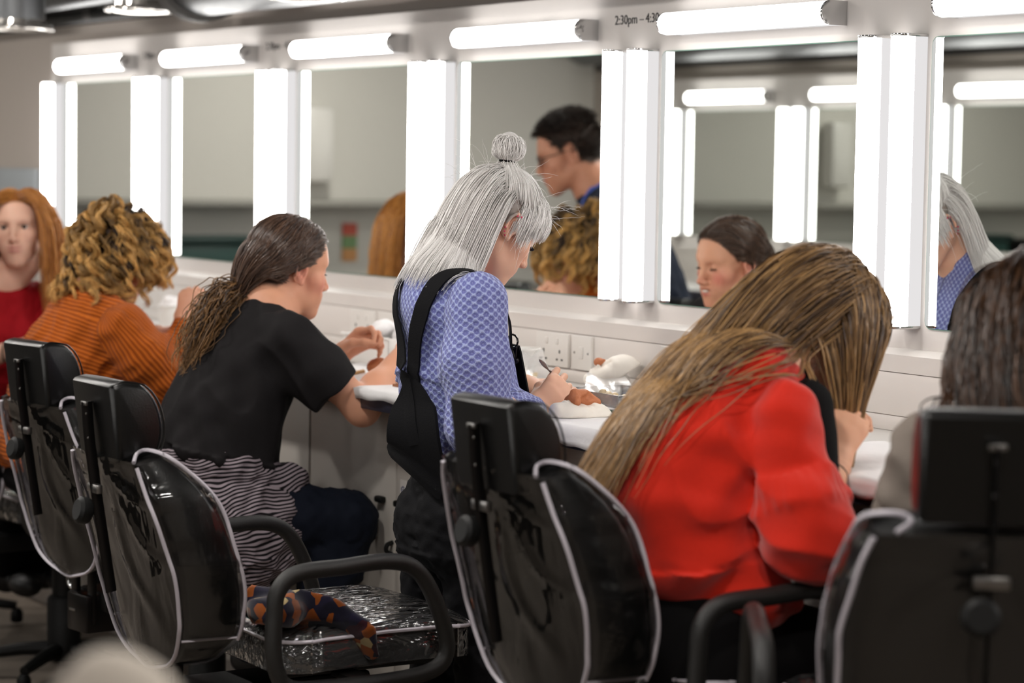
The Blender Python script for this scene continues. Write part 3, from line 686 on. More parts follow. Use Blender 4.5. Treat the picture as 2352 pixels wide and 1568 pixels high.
# ================================================================== people: sculpting helpers
def skin_mat():
    m = mat('skin', (220, 170, 145), 0.5, spec=.35); N, L, b = nodes(m)
    a = N.new('ShaderNodeAttribute'); a.attribute_name = 'col'; L.new(a.outputs['Color'], b.inputs['Base Color'])
    b.inputs['Subsurface Weight'].default_value = .12; b.inputs['Subsurface Radius'].default_value = (1, .35, .2); b.inputs['Subsurface Scale'].default_value = .006
    return m
m_skin = skin_mat()
m_eye = mat('eye_white', (228, 222, 216), .12); m_iris = mat('iris_brown', (58, 40, 30), .1); m_lash = mat('eyelash', (22, 16, 14), .6); m_teeth = mat('teeth', (236, 228, 214), .25)
def head_prims(F, T, eyes='down', ear=True, jaw=1.0, nose=1.0, smile=0.0):
    p = T.p; s = T.sc; Rm = T.R
    def E(c, r, k, sub=False, R=None): F.ell(p(c), np.array(r) * s, Rm if R is None else Rm @ R, k * s, sub)
    def Cn(a, b, ra, rb, k, sub=False): F.cone(p(a), p(b), ra * s, rb * s, k * s, sub)
    E((0, -.012, .046), (.0725, .094, .082), .02)
    E((0, .032, .042), (.060, .058, .058), .03)
    E((0, .042, -.018), (.050 * jaw, .044, .078), .03)
    for q in (-1, 1):
        Cn((q * .045 * jaw, .0, -.044), (q * .013, .068, -.088), .0175, .0155, .03)
        E((q * .043, .056, -.014), (.022, .021, .020 ), .025)
        E((q * .027, .060, -.046), (.020, .021, .026), .025)
        Cn((q * .010, .0835, .034), (q * .044, .068, .035), .0085, .0075, .018)
        E((q * .032, .091, .014), (.0185, .0125, .0115), .012, True)
    E((0, .076, -.091), (.019, .0165, .0155), .018)
    E((0, .077, -.055), (.030, .0195, .026), .018)
    # nose
    Cn((0, .0845, .026), (0, .1045, -.018), .0068, .0092 * nose, .012)
    E((0, .1085, -.0235), (.0098 * nose, .0098, .0085), .007)
    for q in (-1, 1): E((q * .0125 * nose, .0985, -.0275), (.0072, .0095, .0068), .006)
    Cn((0, .104, -.030), (0, .095, -.036), .005, .005, .006)
    for q in (-1, 1): E((q * .0062, .1025, -.0345), (.0034, .0055, .004), .003, True)
    # mouth
    w = .0225 + .010 * smile; up = .012 * smile; cy = .0895 - .004 * smile
    for q in (-1, 1):
        Cn((0, .0975, -.0485), (q * w, cy, -.0535 + up), .0046, .0022, .006)
        Cn((0, .0955, -.0600), (q * w * .9, cy, -.0555 + up), .0058, .0024, .006)
    if smile > .5:
        E((0, .096, -.0525), (.021, .012, .0055), .003, True)
    for q in (-1, 1): Cn((0, .1015, -.0540), (q * w, cy + .0035, -.0545 + up), .0012, .0010, .003, True)
    # eyes: lid spheres over the eyeballs
    for q in (-1, 1):
        ec = (q * .0315, .0715, .014)
        E(ec, (.0136, .0136, .0132), .004)
        if eyes == 'open': E((q * .032, .0875, .0135), (.0128, .010, .0054), .002, True)
        elif eyes == 'down': Cn((q * .0205, .0838, .0085), (q * .043, .0795, .0085), .0015, .0013, .002, True)
        elif eyes == 'shut': Cn((q * .0205, .0845, .0095), (q * .043, .0795, .0095), .0011, .0011, .002, True)
    if ear:
        for q in (-1, 1):
            Re = rot(q * -.42, 0, 0)
            E((q * .0735, -.006, .004), (.0075, .0185, .0300), .006, False, Re)
            pts = [(q * (.078 + .005 * math.sin(a * .5 + .6)), -.007 - .0165 * math.cos(a), .008 + .0265 * math.sin(a)) for a in np.linspace(-.7, 3.2, 9)]
            pts = [(q * (.0755 + .008 * min(1, max(0, (-y + .012) / .03))), y, z) for _, y, z in pts]
            F.chain([p(v) for v in pts], [.0036 * s] * len(pts), .003 * s)
            E((q * .0805, -.004, .004), (.0065, .0085, .0145), .003, True, Re)
            E((q * .077, .001, -.023), (.0055, .0075, .0085), .005)
def skin_color(T, P, base, scalp=None, hairline=True, blush=(0.55, .16, .13), blush_amt=.35, lip=(.42, .10, .09), lip_amt=.75, ears=.25):
    L_ = T.inv(P); x, y, z = L_.T; n = len(P); c = np.tile(np.array(lin(base)[:3]), (n, 1))
    def mix(m, col):
        nonlocal c; c = c * (1 - m[:, None]) + np.array(col) * m[:, None]
    g = lambda cx, cy, cz, sx, sy, sz: np.exp(-(((np.abs(x) - cx) / sx) ** 2 + ((y - cy) / sy) ** 2 + ((z - cz) / sz) ** 2))
    mix(blush_amt * g(.043, .062, -.018, .022, .04, .022), blush); mix(blush_amt * .6 * g(0, .11, -.022, .012, .014, .012), blush)
    mix(ears * g(.08, -.008, .004, .012, .025, .035), blush)
    mix(blush_amt * .25 * g(0, .085, -.09, .02, .02, .012), blush)
    m = np.clip(g(0, .097, -.0485, .020, .010, .0042) + g(0, .095, -.061, .018, .010, .0056), 0, 1) * (y > .078); mix(lip_amt * np.clip(m * 1.6, 0, 1), lip)
    mix(.22 * g(.032, .082, .02, .016, .012, .009), (.30, .12, .09))
    if scalp is not None:
        hl = np.interp(y, [-.12, -.055, -.03, -.012, .012, .02, .045, .07, .09], [-.048, -.048, -.03, .035, .035, .012, .045, .083, .093])
        m = np.clip((z - hl) / .012, 0, 1) * (np.linalg.norm(L_, axis=1) < .17); mix(m, scalp)
    a = np.ones((n, 4)); a[:, :3] = c; return a
def brows(T, m, parent, thick=.0016, raise_=0.0, arch=.004, n=60):
    mb = MB()
    for q in (-1, 1):
        for i in range(n):
            u = (i + RNG.random()) / n; x = .012 + .034 * u; y = .0905 - .012 * u ** 2 - .008 * max(0, u - .6); z = .031 + arch * math.sin(PI * min(1, u * 1.1)) + raise_ + RNG.normal() * .0011
            a = T.p((q * x, y, z)); b = T.p((q * (x + .007), y - .0035 * u, z + .0022 - .004 * u)); mb.tube([a, (a + b) / 2 + T.R @ np.array([0, .0012, 0]) * T.sc, b], [.0006 * thick / .0016, .0005 * thick / .0016, .0002], 4, caps=False)
    return mb.build('eyebrows', m, parent)
def lashes(T, m, parent, z0=.0085, length=.008, n=18, dn=.5):
    mb = MB()
    for q in (-1, 1):
        for i in range(n):
            u = i / (n - 1); x = .0205 + .0235 * u; a = T.p((q * x, .0852 - .0055 * abs(u - .35) ** 1.2 * 1.6, z0 + .0005)); d = np.array([q * (.25 * (u - .2)), .85, -dn + .25 * u]); d /= np.linalg.norm(d)
            b = a + T.R @ (d * length) * T.sc; mb.tube([a, (a + b) / 2 - T.R @ np.array([0, 0, .0012]), b], [.0008, .0006, .0002], 4, caps=False)
        mb.tube([T.p((q * (.0195 + .025 * u), .0850 - .0055 * abs(u - .35) ** 1.2 * 1.6, z0)) for u in np.linspace(0, 1, 10)], .0009, 5)
    return mb.build('eyelashes', m, parent)
def eyeballs(T, parent, iris, look=(0, 1, 0)):
    l = nrm(np.array(look, float))
    for q in (-1, 1):
        c = np.array((q * .0315, .0715, .014)); e = MB().ball(T.p(c), .0125 * T.sc, 20).build('eye', m_eye, parent, 180)
        mb = MB(); mb.lathe([(.0001, .0009), (.003, .0008), (.0058, .0001), (.006, -.001)], T.p(c + l * .0121), T.R @ l, 20); mb.build('iris', iris, e, 60)
        mb = MB(); mb.lathe([(.0001, .0013), (.0026, .0012), (.0027, .0)], T.p(c + l * .0121), T.R @ l, 14); mb.build('pupil', m_lash, e, 60)
FING = [(.031, .083, .066, .0078), (.0105, .088, .074, .0082), (-.0105, .086, .069, .0078), (-.030, .079, .055, .0068)]
def hand_prims(F, wrist, fwd, dorsal, side, curls=((.3, .4, .3),) * 4, thumb=(.6, .25, .35), spread=.06, sc=1.0, k=.004):
    """wrist point, pointing direction, back-of-hand normal, side +1 right / -1 left"""
    f = nrm(fwd); d = nrm(np.asarray(dorsal, float) - f * (np.asarray(dorsal, float) @ f)); t = np.cross(d, f) * side; w = np.asarray(wrist, float)
    P = lambda a, b, c: w + (f * a + t * b + d * c) * sc
    F.loft([P(-.01, 0, 0), P(.03, .002, .001), P(.06, .001, .003), P(.088, 0, .002)], np.array([.025, .031, .038, .037]) * sc, np.array([.019, .0165, .0145, .011]) * sc, t, .012)
    tips = []
    for i, ((b, a, ln, r), c) in enumerate(zip(FING, curls)):
        p0 = P(a - .008, b * .95, .001); ang = 0; pts = [p0]; sp = spread * (1.5 - i)
        segs = (.47 * ln + .008, .31 * ln, .24 * ln)
        for j, sl in enumerate(segs):
            ang += c[j]; dr = (f * math.cos(ang) - d * math.sin(ang)) + t * sp * math.cos(ang); pts.append(pts[-1] + nrm(dr) * sl * sc)
        F.chain(pts, [r * 1.08 * sc, r * 1.0 * sc, r * .9 * sc, r * .74 * sc], k); tips.append(pts[-1])
        F.ell(p0 + d * .004 * sc, np.array((.009, .0085, .007)) * sc, np.stack([f, t, d], 1), .008)
    a0, b0, c0 = thumb   # opening, fold across the palm, bend
    p0 = P(.018, .022, -.006); d1 = nrm(f * math.cos(a0) + t * math.sin(a0) - d * b0); p1 = p0 + d1 * .044 * sc
    d2 = nrm(d1 + f * c0 * .8 - t * c0 * .9 - d * b0 * .6); p2 = p1 + d2 * .033 * sc; d3 = nrm(d2 + f * c0 * .4 - t * c0 * .6 - d * b0 * .3); p3 = p2 + d3 * .024 * sc
    F.chain([p0, p1, p2, p3], [.0155 * sc, .0105 * sc, .0098 * sc, .0078 * sc], .009); tips.append(p3)
    return tips
def limb(F, a, b, c, ra, rb, rc, k=.03, mid=None):
    """shoulder-elbow-wrist or hip-knee-ankle with muscle taper"""
    a, b, c = map(lambda v: np.asarray(v, float), (a, b, c))
    F.chain([a, a * .5 + b * .5, b], [ra, ra * .5 + rb * .52, rb], k); m = b * .68 + c * .32
    F.chain([b, m, c], [rb, rb * (mid or 1.02), rc], k)
def body_mesh(F, T, h, base, parent, scalp=None, m=None, **kw):
    V, Q = F.mesh(h); return mesh_obj('body', V, Q, m or m_skin, parent, True, {'col': skin_color(T, V, base, scalp, **kw)})
def cloth(name, F, h, m, parent, fold=0.0, fs=22, seed=1, stretch=(1, 1, 1), attrs=None, clip=None):
    if fold:
        st = np.array(stretch)
        def disp(P):
            q = P * st; wv = snoise(q, fs * .5, seed + 5)[:, None] * .03; a = snoise(q + wv, fs, seed); return fold * (np.abs(a) - .6) + fold * .35 * snoise(q, fs * 2.3, seed + 2)
        F.disp = disp
    V, Q = F.mesh(h); at_ = attrs(V) if attrs else None
    return mesh_obj(name, V, Q, m, parent, True, at_)
# ------------------------------------------------------------------ hair
def hair_mat(name, c1, c2, rough=.36, spec=.45):
    m = mat(name, c1, rough, spec=spec); N, L, b = nodes(m); nt = m.node_tree
    a = N.new('ShaderNodeAttribute'); a.attribute_name = 'tone'; L.new(ramp(nt, a.outputs['Fac'], [(0, c1), (1, c2)]), b.inputs['Base Color']); return m
def scalp_roots(T, n, region, R0=(.0755, .097, .085), c0=(0, -.012, .046), rng=None):
    rng = rng or RNG; out = []; nn = []; tot = 0
    while tot < n:
        d = nrm(rng.normal(size=(n * 2, 3))); p = np.array(c0) + d * np.array(R0); ok = region(p[:, 0], p[:, 1], p[:, 2]); out.append(p[ok]); nn.append(nrm(d[ok] / np.array(R0))); tot += ok.sum()
        if ok.sum() == 0: break
    return np.concatenate(out)[:n], np.concatenate(nn)[:n]
def hairline_ok(x, y, z):
    hl = np.interp(y, [-.12, -.055, -.03, -.012, .012, .02, .045, .07, .09], [-.052, -.052, -.03, .035, .035, .015, .05, .082, .092]); return z > hl
def push_out(F, P, off, it=2):
    for _ in range(it):
        d = F.ev(P); m = d < off
        if not m.any(): break
        o_ = np.broadcast_to(off, d.shape)[m]; P[m] = P[m] + F.grad(P[m]) * (o_ - d[m])[:, None]
    return P
def grow(F, P0, D0, length, steps, off, gravity=.35, wander=.05, stiff=1.0, comb=None, rng=None):
    """strands that start along D0, bend under gravity and slide over the field F"""
    rng = rng or RNG; n = len(P0); P = P0.copy(); D = nrm(D0); length = np.broadcast_to(length, (n,)); ds = length / steps; out = [P.copy()]
    g0 = np.broadcast_to(gravity, (n,))
    for s in range(steps):
        D = D * stiff; D[:, 2] -= g0
        if comb is not None: D += comb(P, D, s / steps)
        D = nrm(D + rng.normal(size=D.shape) * wander)
        Pn = P + D * ds[:, None]; Pn = push_out(F, Pn, off, 2); D = nrm(nrm(Pn - P) * .8 + D * .2); P = Pn; out.append(P.copy())
    return np.stack(out, 1)
def strands(name, S, r, m, parent, tone=None, taper=.25, clump=0.0, wave=0.0, wl=.05, sides=3, rng=None, ret=False):
    """S: (n, k, 3) strand points -> one mesh of thin tubes"""
    rng = rng or RNG; n, k, _ = S.shape; r = np.broadcast_to(r, (n,))
    if wave:
        L_ = np.concatenate([np.zeros((n, 1)), np.cumsum(np.linalg.norm(np.diff(S, axis=1), axis=2), 1)], 1); ph = rng.random((n, 1)) * 1.2; u = nrm(rng.normal(size=(n, 1, 3))); S = S + u * (np.sin(L_ / wl * 2 * PI + ph * 2) * wave * np.clip(L_ / .06, 0, 1))[..., None]
    Tn = nrm(np.gradient(S, axis=1)); ref = nrm(rng.normal(size=(n, 1, 3))); N1 = nrm(np.cross(Tn, ref)); N2 = np.cross(Tn, N1)
    u = np.linspace(0, 1, k); pr = np.minimum(1, .6 + u * 4) * (1 - (1 - taper) * np.clip((u - .55) / .45, 0, 1) ** 1.5)
    a = np.arange(sides) * 2 * PI / sides
    V = S[:, :, None, :] + (r[:, None] * pr)[:, :, None, None] * (np.cos(a)[:, None] * N1[:, :, None, :] + np.sin(a)[:, None] * N2[:, :, None, :])
    V = V.reshape(-1, 3); i = np.arange(n)[:, None, None] * k * sides; j = np.arange(k - 1)[None, :, None] * sides; q = np.arange(sides)[None, None, :]; q2 = (q + 1) % sides
    Fq = np.stack([i + j + q, i + j + q2, i + j + sides + q2, i + j + sides + q], -1).reshape(-1, 4)
    tone = rng.random(n) if tone is None else tone
    if tone.ndim == 1: tn = np.repeat(tone, k * sides)
    else: tn = np.repeat(tone.reshape(-1), sides)
    return mesh_obj(name, V, Fq, m, parent, True, {'tone': np.clip(tn, 0, 1)})
def ribbon(name, pts, width, thick, m, parent, F=None, off=.003, up=None, n=6):
    """flat strap laid over the field F"""
    P = spline(pts, n); 
    if F is not None: P = push_out(F, P.copy(), off, 3)
    if F is not None:
        for _ in range(2): P[1:-1] = (P[:-2] + 2 * P[1:-1] + P[2:]) / 4
        P = push_out(F, P, off, 2)
    Tn = nrm(np.gradient(P, axis=0)); N_ = F.grad(P) if F is not None else np.broadcast_to(np.asarray(up, float), P.shape); N_ = nrm(N_ - Tn * (N_ * Tn).sum(1)[:, None]); B = np.cross(Tn, N_)
    w = np.broadcast_to(width, (len(P),))[:, None] / 2; V = np.stack([P + B * w - N_ * thick * .3, P + B * w * .96 + N_ * thick * .5, P + N_ * thick * .62, P - B * w * .96 + N_ * thick * .5, P - B * w - N_ * thick * .3, P - N_ * thick * .4], 1)
    if F is not None:
        q = V.reshape(-1, 3).copy(); dv = F.ev(q); lowm = dv < .0012; 
        if lowm.any(): q[lowm] += F.grad(q[lowm]) * (.0012 - dv[lowm])[:, None]
        V = q.reshape(V.shape)
    K = 6; V = V.reshape(-1, 3); Fc = [(k * K + j, k * K + (j + 1) % K, (k + 1) * K + (j + 1) % K, (k + 1) * K + j) for k in range(len(P) - 1) for j in range(K)] + [tuple(range(K))[::-1], tuple((len(P) - 1) * K + j for j in range(K))]
    return MB().add(V, Fc).build(name, m, parent, 50)
# ================================================================== people
def knit_uv(parts):
    """parts: (polyline, reference direction, radius) -> per-vertex (around, along) in metres"""
    def f(V):
        best = np.full(len(V), 9.0); uv = np.zeros((len(V), 3))
        for pts, ref, rad, swap, *us in parts:
            pts = np.asarray(pts, float); acc = 0
            for i in range(len(pts) - 1):
                a, b = pts[i], pts[i + 1]; ab = b - a; L2 = ab @ ab; L_ = math.sqrt(L2); ax = ab / L_; tu = (V - a) @ ab / L2; t = np.clip(tu, 0, 1); q = V - a - t[:, None] * ab; d = np.linalg.norm(q, axis=1) / rad; t = np.clip(tu, -9 if i == 0 else 0, 9 if i == len(pts) - 2 else 1)
                r0 = nrm(np.asarray(ref, float) - ax * (np.asarray(ref, float) @ ax)); r1 = np.cross(ax, r0); ang = np.arctan2(q @ r1, q @ r0); m = d < best
                u = ang * rad * (us[0] if us else 1); v = acc + t * L_; best[m] = d[m]; uv[m, 0] = (v if swap else u)[m]; uv[m, 1] = (u if swap else v)[m]; acc += L_
        return {'kuv': uv}
    return f
def honeycomb_mat():
    m = mat('blue_honeycomb_knit', (140, 152, 212), .85, spec=.15, sheen=.25); N, L, b = nodes(m); nt = m.node_tree
    a = N.new('ShaderNodeAttribute'); a.attribute_name = 'kuv'; w, h = .0105, .0085
    def vm(op, x, y=None, z=None):
        n = N.new('ShaderNodeVectorMath'); n.operation = op
        for i, v in enumerate((x, y, z)):
            if v is None: continue
            if isinstance(v, tuple): n.inputs[i].default_value = v
            else: L.new(v, n.inputs[i])
        return n
    no = N.new('ShaderNodeTexNoise'); no.inputs['Scale'].default_value = 60; L.new(a.outputs['Vector'], no.inputs['Vector'])
    wob = vm('SCALE', vm('SUBTRACT', no.outputs['Color'], (.5, .5, .5)).outputs[0]); wob.inputs['Scale'].default_value = .004
    p = vm('ADD', a.outputs['Vector'], wob.outputs[0]).outputs[0]
    A = vm('WRAP', p, (w, h, .0), (-w, -h, -1.0)); B = vm('WRAP', vm('ADD', p, (w, h, 0)).outputs[0], (w, h, .0), (-w, -h, -1.0))
    ds = [vm('LENGTH', vm('MULTIPLY', q.outputs[0], (1 / w, .85 / h, 0)).outputs[0]).outputs['Value'] for q in (A, B)]
    d = math_node(nt, 'MINIMUM', ds[0], ds[1])
    n2 = N.new('ShaderNodeTexNoise'); n2.inputs['Scale'].default_value = 420; L.new(a.outputs['Vector'], n2.inputs['Vector']); d2 = math_node(nt, 'ADD', d, math_node(nt, 'MULTIPLY', math_node(nt, 'SUBTRACT', n2.outputs['Fac'], .5), .55))
    L.new(ramp(nt, d2, [(.0, (142, 150, 206)), (.22, (104, 108, 170)), (.50, (116, 122, 184)), (.70, (172, 184, 228)), (1, (180, 192, 234))]), b.inputs['Base Color'])
    bp = N.new('ShaderNodeBump'); bp.inputs['Strength'].default_value = .8; bp.inputs['Distance'].default_value = .004; L.new(d2, bp.inputs['Height']); L.new(bp.outputs[0], b.inputs['Normal'])
    return m
def rib_mat(name, c1, c2, period, attr='kuv'):
    m = mat(name, c1, .85, spec=.15, sheen=.08); N, L, b = nodes(m); nt = m.node_tree; a = N.new('ShaderNodeAttribute'); a.attribute_name = attr
    s = N.new('ShaderNodeSeparateXYZ'); L.new(a.outputs['Vector'], s.inputs[0]); no = N.new('ShaderNodeTexNoise'); no.inputs['Scale'].default_value = 25; L.new(a.outputs['Vector'], no.inputs['Vector'])
    x = math_node(nt, 'ADD', math_node(nt, 'MULTIPLY', s.outputs[0], 2 * PI / period), math_node(nt, 'MULTIPLY', no.outputs['Fac'], 3.0)); w = math_node(nt, 'ADD', math_node(nt, 'MULTIPLY', math_node(nt, 'SINE', x), .5), .5)
    L.new(ramp(nt, w, [(0, c2), (.35, c2), (.75, c1)]), b.inputs['Base Color']); bp = N.new('ShaderNodeBump'); bp.inputs['Strength'].default_value = .6; bp.inputs['Distance'].default_value = .004; L.new(w, bp.inputs['Height']); L.new(bp.outputs[0], b.inputs['Normal']); return m
def stripe_mat():
    m = mat('striped_cotton', (40, 36, 38), .9, spec=.1); N, L, b = nodes(m); nt = m.node_tree
    tc = N.new('ShaderNodeTexCoord'); no = N.new('ShaderNodeTexNoise'); no.inputs['Scale'].default_value = 9; no.inputs['Detail'].default_value = 1; L.new(tc.outputs['Object'], no.inputs['Vector'])
    s = N.new('ShaderNodeSeparateXYZ'); L.new(tc.outputs['Object'], s.inputs[0])
    q = math_node(nt, 'ADD', s.outputs[2], math_node(nt, 'ADD', math_node(nt, 'MULTIPLY', s.outputs[1], -.18), math_node(nt, 'MULTIPLY', no.outputs['Fac'], .055)))
    w = math_node(nt, 'SINE', math_node(nt, 'MULTIPLY', q, 2 * PI / .0088)); L.new(ramp(nt, math_node(nt, 'ADD', math_node(nt, 'MULTIPLY', w, .5), .5), [(.35, (26, 24, 26)), (.6, (150, 138, 144))]), b.inputs['Base Color']); return m
m_knit = honeycomb_mat()
m_orange = rib_mat('orange_rib_knit', (190, 98, 28), (142, 64, 12), .011)
m_stripe = stripe_mat()
m_denim = mat('black_denim', (13, 13, 16), .8, spec=.15, noise=(300, .1, .2))
m_tee = mat('black_tshirt', (31, 29, 30), .85, spec=.15, noise=(180, .06, .12))
m_jeans = mat('dark_jeans', (17, 22, 34), .8, spec=.15, noise=(300, .1, .2))
m_redfl = mat('red_sweatshirt', (206, 40, 22), .85, spec=.12, sheen=.3, noise=(160, .08, .08))
m_redtop = mat('crimson_top', (170, 24, 34), .8, spec=.15)
m_greytop = mat('grey_top', (128, 118, 110), .85, spec=.12, noise=(120, .05, .06))
m_blackcl = mat('black_cloth', (16, 15, 16), .85, spec=.12)
m_navy = mat('navy_shirt', (40, 46, 60), .8, spec=.15)
m_shoe = mat('dark_shoe', (24, 22, 22), .5)
def head_coll(F, T, extra=0.0):
    s = T.sc
    F.ell(T.p((0, -.012, .046)), np.array((.0725, .094, .082)) * s + extra, T.R, .02); F.ell(T.p((0, .032, .042)), np.array((.060, .058, .058)) * s + extra, T.R, .03); F.ell(T.p((0, .042, -.018)), np.array((.052, .044, .08)) * s + extra, T.R, .03)
    F.cone(T.p((0, -.03, -.03)), T.p((0, -.05, -.10)), .055 * s, .05 * s, .03)
def shoes(t, ankles, fwd):
    f = nrm(np.array([fwd[0], fwd[1], 0]))
    for a in ankles:
        F = Field(); b = np.array([a[0], a[1], 0]); z = a[2] - .07
        F.ell(b + f * .11 + [0, 0, z + .04], (.042, .07, .036), np.stack([np.array([f[1], -f[0], 0]), f, [0, 0, 1]], 1), .03); F.ell(b + [0, 0, z + .045], (.038, .05, .044), None, .03); F.cone(b + [0, 0, z + .05], b + [0, 0, z + .1], .038, .036, .02)
        V, Q = F.mesh(.007); mesh_obj('shoe', V, Q, m_shoe, t)
def sit_legs(B, C, hips, knees, ankles, fat=1.0):
    for h_, k_, a_ in zip(hips, knees, ankles):
        limb(B, h_, k_, a_, .078 * fat, .052 * fat, .036 * fat, .05); limb(C, h_, k_, a_, .092 * fat, .066 * fat, .052 * fat, .05)

# ------------------------------------------------------------------ 1 woman with silver hair, standing
def woman_silver():
    T = Tf((-4.424, -.612, 1.336), rot(-.05, -.655, .01), .95); t = thing('person', 'standing woman with silver half up hair, lilac blue knit jumper and black dungarees, sculpting clay', 'person', (-4.405, -.69, 0))
    sp = np.array([(-4.36, -.705, .70), (-4.36, -.70, .88), (-4.36, -.745, 1.04), (-4.358, -.778, 1.16), (-4.355, -.785, 1.215)])
    shR, elR, wrR = np.array((-4.205, -.795, 1.180)), np.array((-4.165, -.795, .95)), np.array((-4.292, -.592, .952))
    shL, elL, wrL = np.array((-4.468, -.735, 1.180)), np.array((-4.500, -.640, .975)), np.array((-4.448, -.512, .984)); sd = (.955, -.297, 0)
    dB = np.array((-.045, .026, 0)); sp = sp + dB; shR, elR, wrR, shL, elL, wrL = [v + dB for v in (shR, elR, wrR, shL, elL, wrL)]; sp[4] += (-.012, .012, 0)
    B = Field(); head_prims(B, T, 'down', jaw=.93, nose=.88)
    B.chain([T.p((0, -.03, -.04)), T.p((0, -.05, -.09)), sp[4] + [0, .02, .0], sp[3]], [.048, .046, .052, .07], .03)
    B.loft(sp, [.140, .108, .122, .122, .075], [.075, .070, .085, .07, .05], sd, .05)
    limb(B, shR, elR, wrR, .045, .037, .0245); limb(B, shL, elL, wrL, .045, .037, .0245)
    wrR = wrR + [.0, .010, -.006]; hf = np.array([-.03, .80, .60]); tipsR = hand_prims(B, wrR, hf, (.93, -.18, .32), 1, ((.42, 1.15, .7), (.55, 1.25, .7), (.66, 1.3, .7), (.78, 1.25, .7)), (.30, .55, .75), .10, .95, .0014)
    hl = np.array([.38, .92, -.06]); tipsL = hand_prims(B, wrL, hl, (.18, -.12, .97), -1, ((.12, .25, .2), (.16, .3, .2), (.22, .35, .25), (.3, .4, .3)), (.55, .45, .3), .06, .95, .0018)
    hips = [np.array((x, -.71, .70)) for x in (-4.32, -4.49)]; kn = [np.array((x, -.685, .40)) for x in (-4.31, -4.50)]; an = [np.array((x, -.72, .07)) for x in (-4.305, -4.505)]
    P_ = Field(); sit_legs(B, P_, hips, kn, an, .92)
    hair_c = lin((196, 192, 190))[:3]
    bm = body_mesh(B, T, .0024, (226, 178, 152), t, lin((160, 150, 144))[:3], blush=(.62, .22, .18), blush_amt=.32, lip=(.50, .16, .15), lip_amt=.6)
    brows(T, mat('brow_brown', (120, 96, 80), .7), t, .0012); lashes(T, m_lash, t, .0085, .0095, 22, .45); eyeballs(T, t, m_iris, (0, .75, -.6))
    # sweater
    S = Field(); S.loft(sp[1:], [.143, .150, .138, .085], [.112, .118, .098, .07], sd, .05)
    S.loft([(-4.405, -.72, .95), (-4.405, -.745, .91)], [.145, .125], [.118, .10], sd, .05)
    armR = [shR, elR, wrR + (elR - wrR) * .12]; armL = [shL, elL, wrL + (elL - wrL) * .32]
    S.chain([shR + [.012, 0, .01], shR * .5 + elR * .5 + [.004, -.012, 0], elR + [0, -.01, -.012], elR * .4 + wrR * .6 + [0, 0, -.014], armR[2]], [.060, .066, .064, .052, .036], .03)
    S.chain([shL, shL * .5 + elL * .5 + [0, -.005, 0], elL + [0, -.005, -.01], armL[2]], [.056, .058, .056, .038], .03)
    S.chain([sp[4] + [0, -.012, .0], sp[4] + [0, .015, .028]], [.068, .058], .03)
    SK = Field(); SK.ops = list(S.ops)
    sw = cloth('knit_jumper', S, .0042, m_knit, t, .0034, 58, 3, (1, 1, .6), knit_uv([([sp[1] - [0, 0, .1], sp[4]], (0, -1, 0), .15, False), ([shR, elR], (.5, -.8, 0), .06, False, 1.15), ([elR, armR[2]], (.6, -.4, 0.3), .05, False, 1.3), ([shL, elL], (-.75, -.65, 0), .06, False, 1.4), ([elL, armL[2]], (-.75, -.65, 0), .05, False, 1.5)]))
    # dungarees
    P_.loft([(-4.405, -.712, .66), (-4.405, -.716, .74), (-4.405, -.710, .86), (-4.405, -.705, .955)], [.165, .170, .148, .128], [.098, .094, .085, .098], sd, .04)
    P_.ell((-4.36, -.745, .70), (.085, .075, .09), None, .04); P_.ell((-4.45, -.745, .70), (.085, .075, .09), None, .04)
    cloth('dungarees', P_, .0065, m_denim, t, .004, 70, 8, (1, 1, 1.5))
    SK2 = Field(); SK2.ops = SK.ops + P_.ops
    ribbon('dungaree_strap', [(-4.331, -.629, 1.085), (-4.321, -.646, 1.16), (-4.307, -.714, 1.235), (-4.307, -.774, 1.25), (-4.318, -.829, 1.22), (-4.335, -.858, 1.13), (-4.355, -.85, 1.05), (-4.368, -.83, .98), (-4.37, -.79, .90)], .040, .0045, m_denim, t, SK, .004)
    ribbon('dungaree_strap', [(-4.47, -.60, 1.085), (-4.475, -.62, 1.16), (-4.478, -.68, 1.235), (-4.47, -.745, 1.245), (-4.448, -.80, 1.215), (-4.42, -.842, 1.13), (-4.395, -.845, 1.05), (-4.38, -.83, .98), (-4.375, -.79, .90)], .040, .0045, m_denim, t, SK, .0075)
    ribbon('dungaree_bib', [(-4.405, -0.574, 0.93), (-4.405, -0.586, 1), (-4.405, -0.606, 1.06), (-4.405, -0.616, 1.085)], .16, .006, m_denim, t, SK, .006)
    ribbon('back_panel', [(-4.374, -.84, 1.02), (-4.37, -.825, .97), (-4.375, -.80, .90), (-4.39, -.795, .82)], np.concatenate([np.linspace(.05, .15, 8), np.linspace(.155, .20, 11)]), .006, m_denim, t, SK2, .005)
    for x in (-4.330, -4.482):
        mb = MB(); c = np.array((x, -.621, 1.098)); mb.tube([c + [.02 * math.cos(a), -.004, .014 * math.sin(a)] for a in np.linspace(0, 2 * PI, 12, endpoint=False)], .0022, 6, True); mb.tube([c + [-.01, 0, -.012], c + [0, .004, -.04], c + [.01, 0, -.012]], .0016, 5); mb.ball(c + [0, .006, -.042], (.007, .005, .007), 10); mb.build('strap_buckle', m_bar, t)
    # bracelet and earrings, hair tie
    c = wrL + nrm(elL - wrL) * .035; f = nrm(wrL - elL); u = nrm(np.cross(f, [0, 0, 1])); w_ = np.cross(u, f)
    ring = lambda r, o, rr: [c + f * o + u * r * math.cos(a) + w_ * r * math.sin(a) for a in np.linspace(0, 2 * PI, 24, endpoint=False)]
    mb = MB(); mb.tube(ring(.029, 0, 0), .009, 8, True); mb.build('woven_bracelet', mat('maroon_bracelet', (74, 30, 40), .8, noise=(400, .3, .5)), t, 60)
